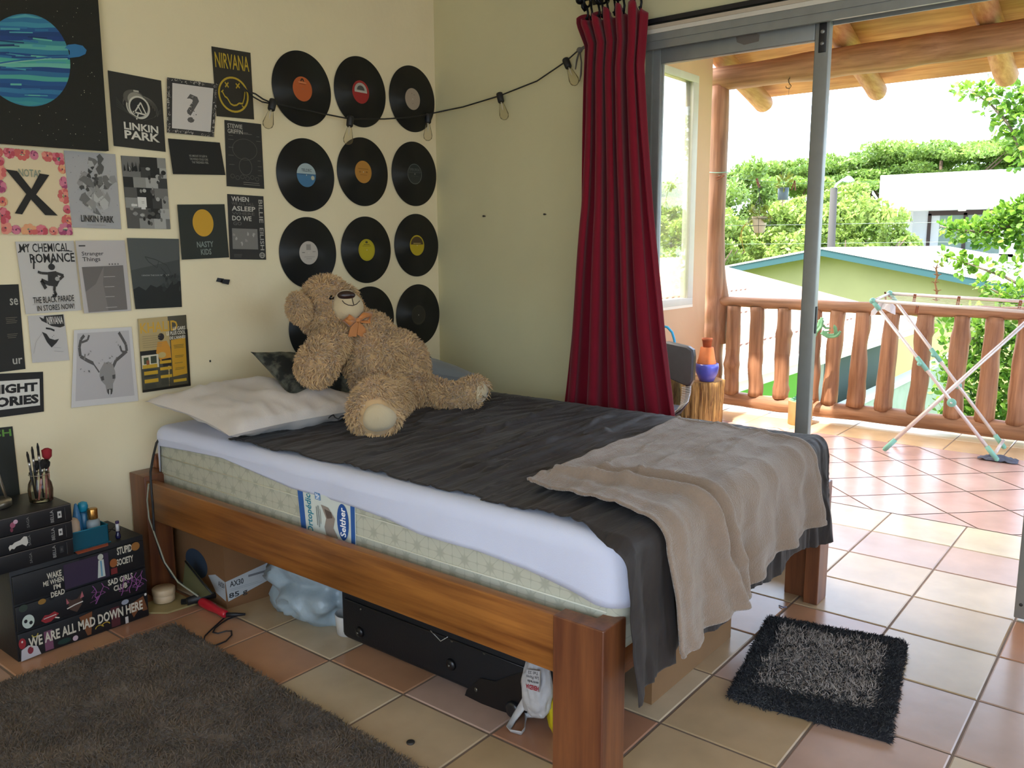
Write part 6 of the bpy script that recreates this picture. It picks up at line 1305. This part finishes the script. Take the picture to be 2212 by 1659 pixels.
# neighbour's low roof: corrugated sheet rising away from an eave parallel to the house front
XF_, YE, ZE, SLP = 13.0, .633, -.058, .2315
ha = empty('neighbour_roof', (9, 2, -3), 'low neighbouring house with a pale corrugated roof and lime green wall', 'house')
roofm = M('88705e', .7, var=.12, scale=2, name='corrugated'); 
def cfn(u, v):
    x = 3.9+(XF_-3.9)*u; y = YE+4.6*v; z = ZE+SLP*4.6*v+.012*math.sin(x*2*PI/.19); return (x, y, z)
mb = MB(); mb.grid(cfn, 380, 4, roofm, False); mb.build('roof_sheet', ha, recalc=False)
mb = MB(); 
for k in range(3): mb.add([(4.0, YE+.5+k*.9, ZE+SLP*(.5+k*.9)+.016), (XF_-2, YE+.55+k*.9, ZE+SLP*(.55+k*.9)+.016), (XF_-2, YE+.58+k*.9, ZE+SLP*(.58+k*.9)+.016), (4.0, YE+.53+k*.9, ZE+SLP*(.53+k*.9)+.016)], [(0,1,2,3)], M('c05a48', .7))
mb.build('rust_streaks', ha)
mb = MB(); mb.box((3.8, YE-.03, ZE-.21), (XF_+.05, YE+.02, ZE-.01), M('dccfbe', .7)); mb.box((3.8, YE-.16, ZE-.05), (XF_+.05, YE-.03, ZE+.02), M('e6e0d6', .6)); mb.build('eave_gutter', ha)
mb = MB(); mb.box((XF_, YE, ZE-.2), (XF_+.1, YE+.05, ZE), M('e0d8cc', .7)); mb.add([(XF_, YE, ZE-.16), (XF_, YE+4.6, ZE+SLP*4.6-.16), (XF_, YE+4.6, ZE+SLP*4.6+.02), (XF_, YE, ZE+.02)], [(0,1,2,3)], M('e0d8cc', .7)); mb.build('rake_board', ha)
xs_ = at('y', 1.15, 1757, 850).x
mb = MB(); mb.box((3.9, 1.1, -3), (xs_, 1.25, ZE), M('6cae2c', .7)); mb.build('lime_wall', ha)
mb = MB(); mb.box((xs_, 1.1, -3), (xs_+.25, 1.25, ZE), M('a8a890', .7)); mb.box((xs_+.25, 1.15, -3), (XF_, 1.25, ZE), M('3f4f44', .7)); mb.build('dark_wall', ha)
mb = MB(); mb.box((3.9, 1.25, -3), (4.0, 5.2, ZE+.1), M('6cae2c', .7)); mb.build('end_wall', ha)
mb = MB(); mb.box((5.5, .42, -3), (15.9, .58, -.95), M('8f9684', .9, var=.15, scale=3, bump=.2, bscale=10)); mb.box((5.5, .40, -.95), (15.9, .60, -.88), M('b0b4ae', .9)); mb.build('garden_wall', label='grey concrete block wall below the neighbour eave', cat='wall')
# gable house with teal fascia
hb_ = empty('gable_house', (20, 3.4, -3), 'yellow green gable house with a teal roof edge and white roof', 'house'); XB = 16.0; yc, zc = 3.44, 1.17; sB = .19
yL, yR = yc+3.6, yc-9.0; teal2 = M('1f484a', .6); wallB = M('948e5c', .75, var=.08, scale=1.2)
mb = MB(); mb.prism([(yL, -3), (yR, -3), (yR, zc-(yc-yR)*sB-.1), (yc, zc-.1), (yL, zc-(yL-yc)*sB-.1)], 'x', XB+.5, XB+12, wallB); mb.build('house_wall', hb_)
mb = MB()
for y1 in (yL+.3, yR-.3):
    z1 = zc-abs(y1-yc)*sB; mb.prism([(yc, zc), (y1, z1), (y1, z1-.17), (yc, zc-.17)] if y1 < yc else [(yc, zc), (yc, zc-.17), (y1, z1-.17), (y1, z1)], 'x', XB, XB+.06, teal2)
mb.build('teal_fascia', hb_)
mb = MB(); rw = M('d0ceca', .6, var=.03, scale=1)
for y1 in (yL+.35, yR-.35):
    z1 = zc-abs(y1-yc)*sB; mb.prism([(yc, zc+.02), (y1, z1+.02), (y1, z1-.02), (yc, zc-.02)] if y1 < yc else [(yc, zc+.02), (yc, zc-.02), (y1, z1-.02), (y1, z1+.02)], 'x', XB-.02, XB+12.2, rw)
mb.build('white_roof', hb_)
# white modern house
hc = empty('white_house', (33, 0, -3), 'white flat-roofed modern house with dark glazed openings and a terrace', 'house'); XC = 30.0; wc3 = M('ecebe8', .7); gr3 = M('c9cdd0', .7)
mb = MB(); mb.box((XC, -9, 2.50), (XC+9, 6.15, 3.73), wc3, .02); mb.build('roof_slab', hc)
mb = MB(); mb.box((XC+.4, 5.55, -3), (XC+8, 5.85, 2.5), wc3); mb.box((XC+.4, 1.75, -3), (XC+.8, 2.18, 2.5), wc3); mb.box((XC+.4, -2.4, -3), (XC+.8, -2.0, 2.5), wc3); mb.box((XC+.4, -8.8, -3), (XC+8, -8.5, 2.5), wc3); mb.box((XC+.4, -9, -3), (XC+8.5, 5.8, .9), wc3); mb.box((XC+2.6, 4.6, .9), (XC+2.8, 5.6, 2.5), gr3); mb.box((XC+7.5, -8.5, .9), (XC+7.8, 5.5, 2.5), gr3); mb.build('white_walls', hc)
mb = MB(); br = M('3a2a26', .6)
mb.box((XC+2.55, -8.5, 2.32), (XC+2.7, 5.0, 2.5), br)
for y in (4.95, 3.72, 1.6, -.4, -2.6, -5): mb.box((XC+2.55, y-.06, .9), (XC+2.7, y+.06, 2.4), br)
mb.build('window_frames', hc)
mb = MB(); mb.box((XC+2.62, -8.5, .9), (XC+2.64, 5.0, 2.32), M('7f938e', .12, spec=.6)); mb.build('glazing', hc)
mb = MB(); mb.box((XC+2.60, 2.9, 1.85), (XC+2.61, 3.25, 2.1), M('a8b8a0', .4)); mb.build('bright_pane', hc)
fp = at('x', XC+1.5, 2078, 456); fan = MB(); fan.lathe([(.12, 0), (.16, .06), (.12, .14), (.03, .16), (.02, .3)], fp, M('e8e4dc', .5), 20)
for k in range(4): a = k*PI/2+.5; fan.box((.15, -.07, .08), (.8, .07, .095), M('8f8578', .6), 0, Matrix.Translation(fp) @ Matrix.Rotation(a, 4, 'Z'))
fan.build('ceiling_fan', label='ceiling fan under the terrace roof of the white house', cat='ceiling fan')
# lamp post
lp = empty('street_lamp', (22, 5.15, -3), 'grey street lamp pole standing in front of the green trees', 'street lamp'); mb = MB(); mb.tube([(22, 5.15, -3), (22, 5.2, 2.85)], [.14, .10], M('2c2b28', .8), 12); mb.build('pole', lp)
mb = MB(); mb.tube([(22, 5.2, 2.8), (21.9, 5.1, 2.95), (21.8, 4.92, 3.05), (21.7, 4.75, 3.1)], .03, M('a8acac', .5), 8); mb.build('arm', lp)
mb = MB(); mb.lathe([(.05, .12), (.10, .08), (.17, .0), (.15, -.02), (.0, -.06)], (21.7, 4.72, 3.02), M('8090a0', .4), 16); mb.build('lamp_head', lp)
for nm, (ya, za), (yb, zb_) in (('upper', (22, 2.0), (-12, 1.9)), ('lower', (24, 1.3), (-12, 1.5))):
    mb = MB(); mb.tube([(22, ya+(yb-ya)*t, za+(zb_-za)*t-1.2*t*(1-t)*.4) for t in [k/16 for k in range(17)]], .006, M('5a645a', .8), 4); mb.build('power_line', label=nm+' thin overhead wire crossing in front of the woodland', cat='wire')
# woodland: four crowns, copied
lfA = leaf_mat('foliage_bright', '587630', '98ae54'); lfB = leaf_mat('foliage_mid', '406428', '84a048'); lfC = leaf_mat('foliage_near', '38661c', '8eb442')
trk = M('5a4a3c', .9)
def crown(seed, rx, rz, n_cl, n_lf, s, mat, flat=False):
    r = np.random.RandomState(seed); P = []; K_ = []
    for _ in range(n_cl):
        d = r.randn(3); d /= np.linalg.norm(d); 
        if flat: d[2] = abs(d[2])*.5+r.uniform(-.1, .4)
        q = d*np.array([rx, rx, rz])*r.uniform(.55, 1.0); cr = r.uniform(.28, .5)*(.8 if flat else 1)*rx*.55; t = r.rand()*.35
        dd = r.randn(n_lf, 3); dd /= np.linalg.norm(dd, axis=1)[:, None]; rad = r.rand(n_lf)**.4; P.append(q+dd*rad[:, None]*np.array([cr, cr, cr*(.35 if flat else .7)])); K_.append(np.clip(t+.5*r.rand(n_lf)+.15, 0, 1))
    P = np.concatenate(P); K_ = np.concatenate(K_); n = len(P); T = r.randn(n, 3); T /= np.linalg.norm(T, axis=1)[:, None]; Nn = r.randn(n, 3)+np.array([-.3, 0, 1.2]); Sd = np.cross(T, Nn); Sd /= np.linalg.norm(Sd, axis=1)[:, None]
    sz = s*(.6+.8*r.rand(n))[:, None]; V = np.stack([P-T*sz, P+Sd*sz*.5, P+T*sz, P-Sd*sz*.5], 1).reshape(-1, 3)
    mb = MB(); mi = mb.mi(mat); mb.v = [tuple(v) for v in V]; mb.f = [(4*i, 4*i+1, 4*i+2, 4*i+3) for i in range(n)]; mb.m = [mi]*n; mb.c = [(k, k, k) for k in K_]; mb.sm = [False]*n
    return mb
def tree_proto(seed, rx, rz, h, mat, flat=False, n_cl=50, n_lf=330, s=.105):
    e = empty('tree', (0, 0, 0), 'x', 'tree'); mb = crown(seed, rx, rz, n_cl, n_lf, s, mat, flat)
    mb.v = [(a, b_, c+h) for a, b_, c in mb.v]; f_ = mb.build('foliage', e, recalc=False)
    mb = MB(); mb.tube([(0, 0, 0), (.1, .05, h*.5), (.05, 0, h)], [.22, .15, .08], trk, 8)
    r = random.Random(seed)
    for _ in range(6): a = r.uniform(0, 6.28); mb.tube([(.1, .05, h*.55), (rx*.4*math.cos(a), rx*.4*math.sin(a), h*.85), (rx*.75*math.cos(a), rx*.75*math.sin(a), h+rz*.2)], [.09, .06, .02], trk, 6)
    mb.build('trunk', e); return e
protos = [tree_proto(1, 2.6, 2.2, 4.6, lfA), tree_proto(2, 2.9, 2.4, 5.0, lfB), tree_proto(3, 2.4, 2.6, 4.4, lfA), tree_proto(4, 4.2, 1.1, 7.0, lfB, True, 60, 280, .10)]
used_ = [False]*4; rt = random.Random(21)
def place(k, x, y, z, s, label, group):
    e = protos[k] if not used_[k] else copy_tree(protos[k]); used_[k] = True
    e.location = (x, y, z); e.rotation_euler = (0, 0, rt.uniform(0, 6.28)); e.scale = (s, s, s*rt.uniform(.9, 1.1)); e['label'] = label; e['group'] = group; e['category'] = 'tree'
for i in range(11):      # front row, seen over the neighbour's roof and through the side window
    y = 5.5+i*2.2; place(rt.choice([0, 2, 1]), 25+rt.uniform(-1.5, 1.5)-(y-5)*.12, y, -3, (.80 if i < 4 else .92)+rt.uniform(-.04, .08), 'bright green bushy tree in the front row of the woodland', 'front row of woodland trees')
for i in range(12):
    y = 10+i*2.9; place(rt.choice([0, 1, 2]), 34+rt.uniform(-2, 2)-(y-6)*.12, y, -3, 1.0+rt.uniform(-.05, .1), 'mid green leafy tree in the back row of the woodland', 'back row of woodland trees')
for i, (px_, py_, X_) in enumerate(((1700, 410, 41), (1810, 395, 40), (1880, 385, 43), (1950, 375, 42), (2030, 372, 42), (2185, 370, 44), (2260, 365, 46))):
    p = at('x', X_, px_, py_); place(3, X_, p.y, p.z-7.0*.92, .92, 'flat-topped spreading tree rising behind the white house', 'spreading trees on the skyline')
for i, (px_, py_, X_) in enumerate(((1860, 455, 33), (1905, 470, 34), (1580, 470, 32), (1680, 465, 33))):
    p = at('x', X_, px_, py_-40); place(1, X_, p.y+(1.2 if i == 1 else 0), -3, (p.z+3-.2)/7.2, 'rounded dark green tree standing behind the street lamp and hanging pots', 'rounded trees behind the street lamp')
# near tree at the right with oval leaves
nt = empty('garden_tree', (5.6, -3.4, -3), 'near garden tree with glossy oval leaves reaching in from the right', 'tree')
mb = MB(); brm = M('6f6350', .85)
mb.tube([(5.6, -3.4, -3), (5.6, -3.3, -1), (5.5, -3.1, .6), (5.5, -2.9, 2.2), (5.4, -2.6, 3.2)], [.12, .10, .08, .06, .03], brm, 10)
def brn(pts_, X_, r_=.02, start=None):
    q = [at('x', X_, *c) for c in pts_]; q = ([Vector(start)] if start else [])+q; mb.tube(q, [r_*(1-.8*i/(len(q)-1)) for i in range(len(q))], brm, 6); return q
brn([(2212, 478), (2140, 500), (2080, 500), (2030, 488)], 5.5, .03, (5.5, -3.0, 1.0)); brn([(2212, 620), (2170, 598), (2120, 580), (2060, 558), (2025, 548)], 5.4, .018, (5.5, -3.1, .6)); brn([(2212, 345), (2180, 270), (2140, 225), (2095, 195)], 5.3, .022, (5.5, -2.9, 2.2)); brn([(2212, 640), (2170, 640), (2125, 615)], 5.2, .015, (5.5, -3.1, .5)); brn([(2212, 800), (2140, 780), (2080, 700)], 5.0, .02, (5.5, -3.2, -.2)); brn([(2212, 980), (2120, 900), (2040, 1000)], 4.8, .02, (5.5, -3.2, -.8)); mb.build('branches', nt)
mb = MB(); sd_ = 0
cl_ = [(2212,470,.20,5.5,150),(2185,500,.17,5.5,130),(2150,485,.16,5.5,130),(2120,505,.14,5.5,110),(2085,498,.11,5.5,80),(2055,500,.08,5.5,50),(2030,490,.06,5.5,30),(2190,455,.13,5.5,90),(2160,465,.10,5.5,60),(2205,520,.12,5.5,60),
 (2025,550,.04,5.4,14),(2055,558,.06,5.4,26),(2085,570,.06,5.4,26),(2120,580,.07,5.4,30),(2160,575,.06,5.4,20),(2200,580,.08,5.4,30),(2075,585,.05,5.4,14),(2120,612,.06,5.2,24),(2145,630,.09,5.2,40),(2180,640,.12,5.2,70),(2212,640,.12,5.2,70),
 (2055,195,.05,5.3,16),(2085,198,.08,5.3,34),(2120,190,.08,5.3,36),(2150,205,.12,5.3,60),(2185,220,.16,5.3,110),(2205,260,.16,5.3,120),(2180,300,.10,5.3,50),(2205,320,.14,5.3,70),(2150,270,.06,5.3,18),(2160,250,.09,5.3,40),(2112,240,.04,5.3,10),(2190,350,.08,5.3,24),(2225,200,.16,5.3,80),(2135,290,.04,5.3,8)]
for x_ in range(2040, 2260, 26):
    for y_ in range(690, 1010, 30): cl_.append((x_+((y_//30) % 2)*12, y_, .13, 5.0-.002*(y_-690)/3, 34 if x_ > 2085 or y_ > 740 else 12))
cl_ += [(2035,700,.08,4.9,24),(1990,990,.10,4.6,40),(2020,1010,.12,4.6,50),(2060,1000,.12,4.6,50),(1885,1000,.06,4.6,10)]
for (x_, y_, r_, X_, n_) in cl_: sd_ += 1; leafset(mb, at('x', X_, x_+(14 if y_ < 560 else 4), y_), r_*.93, int(n_*1.25), .068, lfC, sd_, .3)
mb.build('leaves', nt, recalc=False)
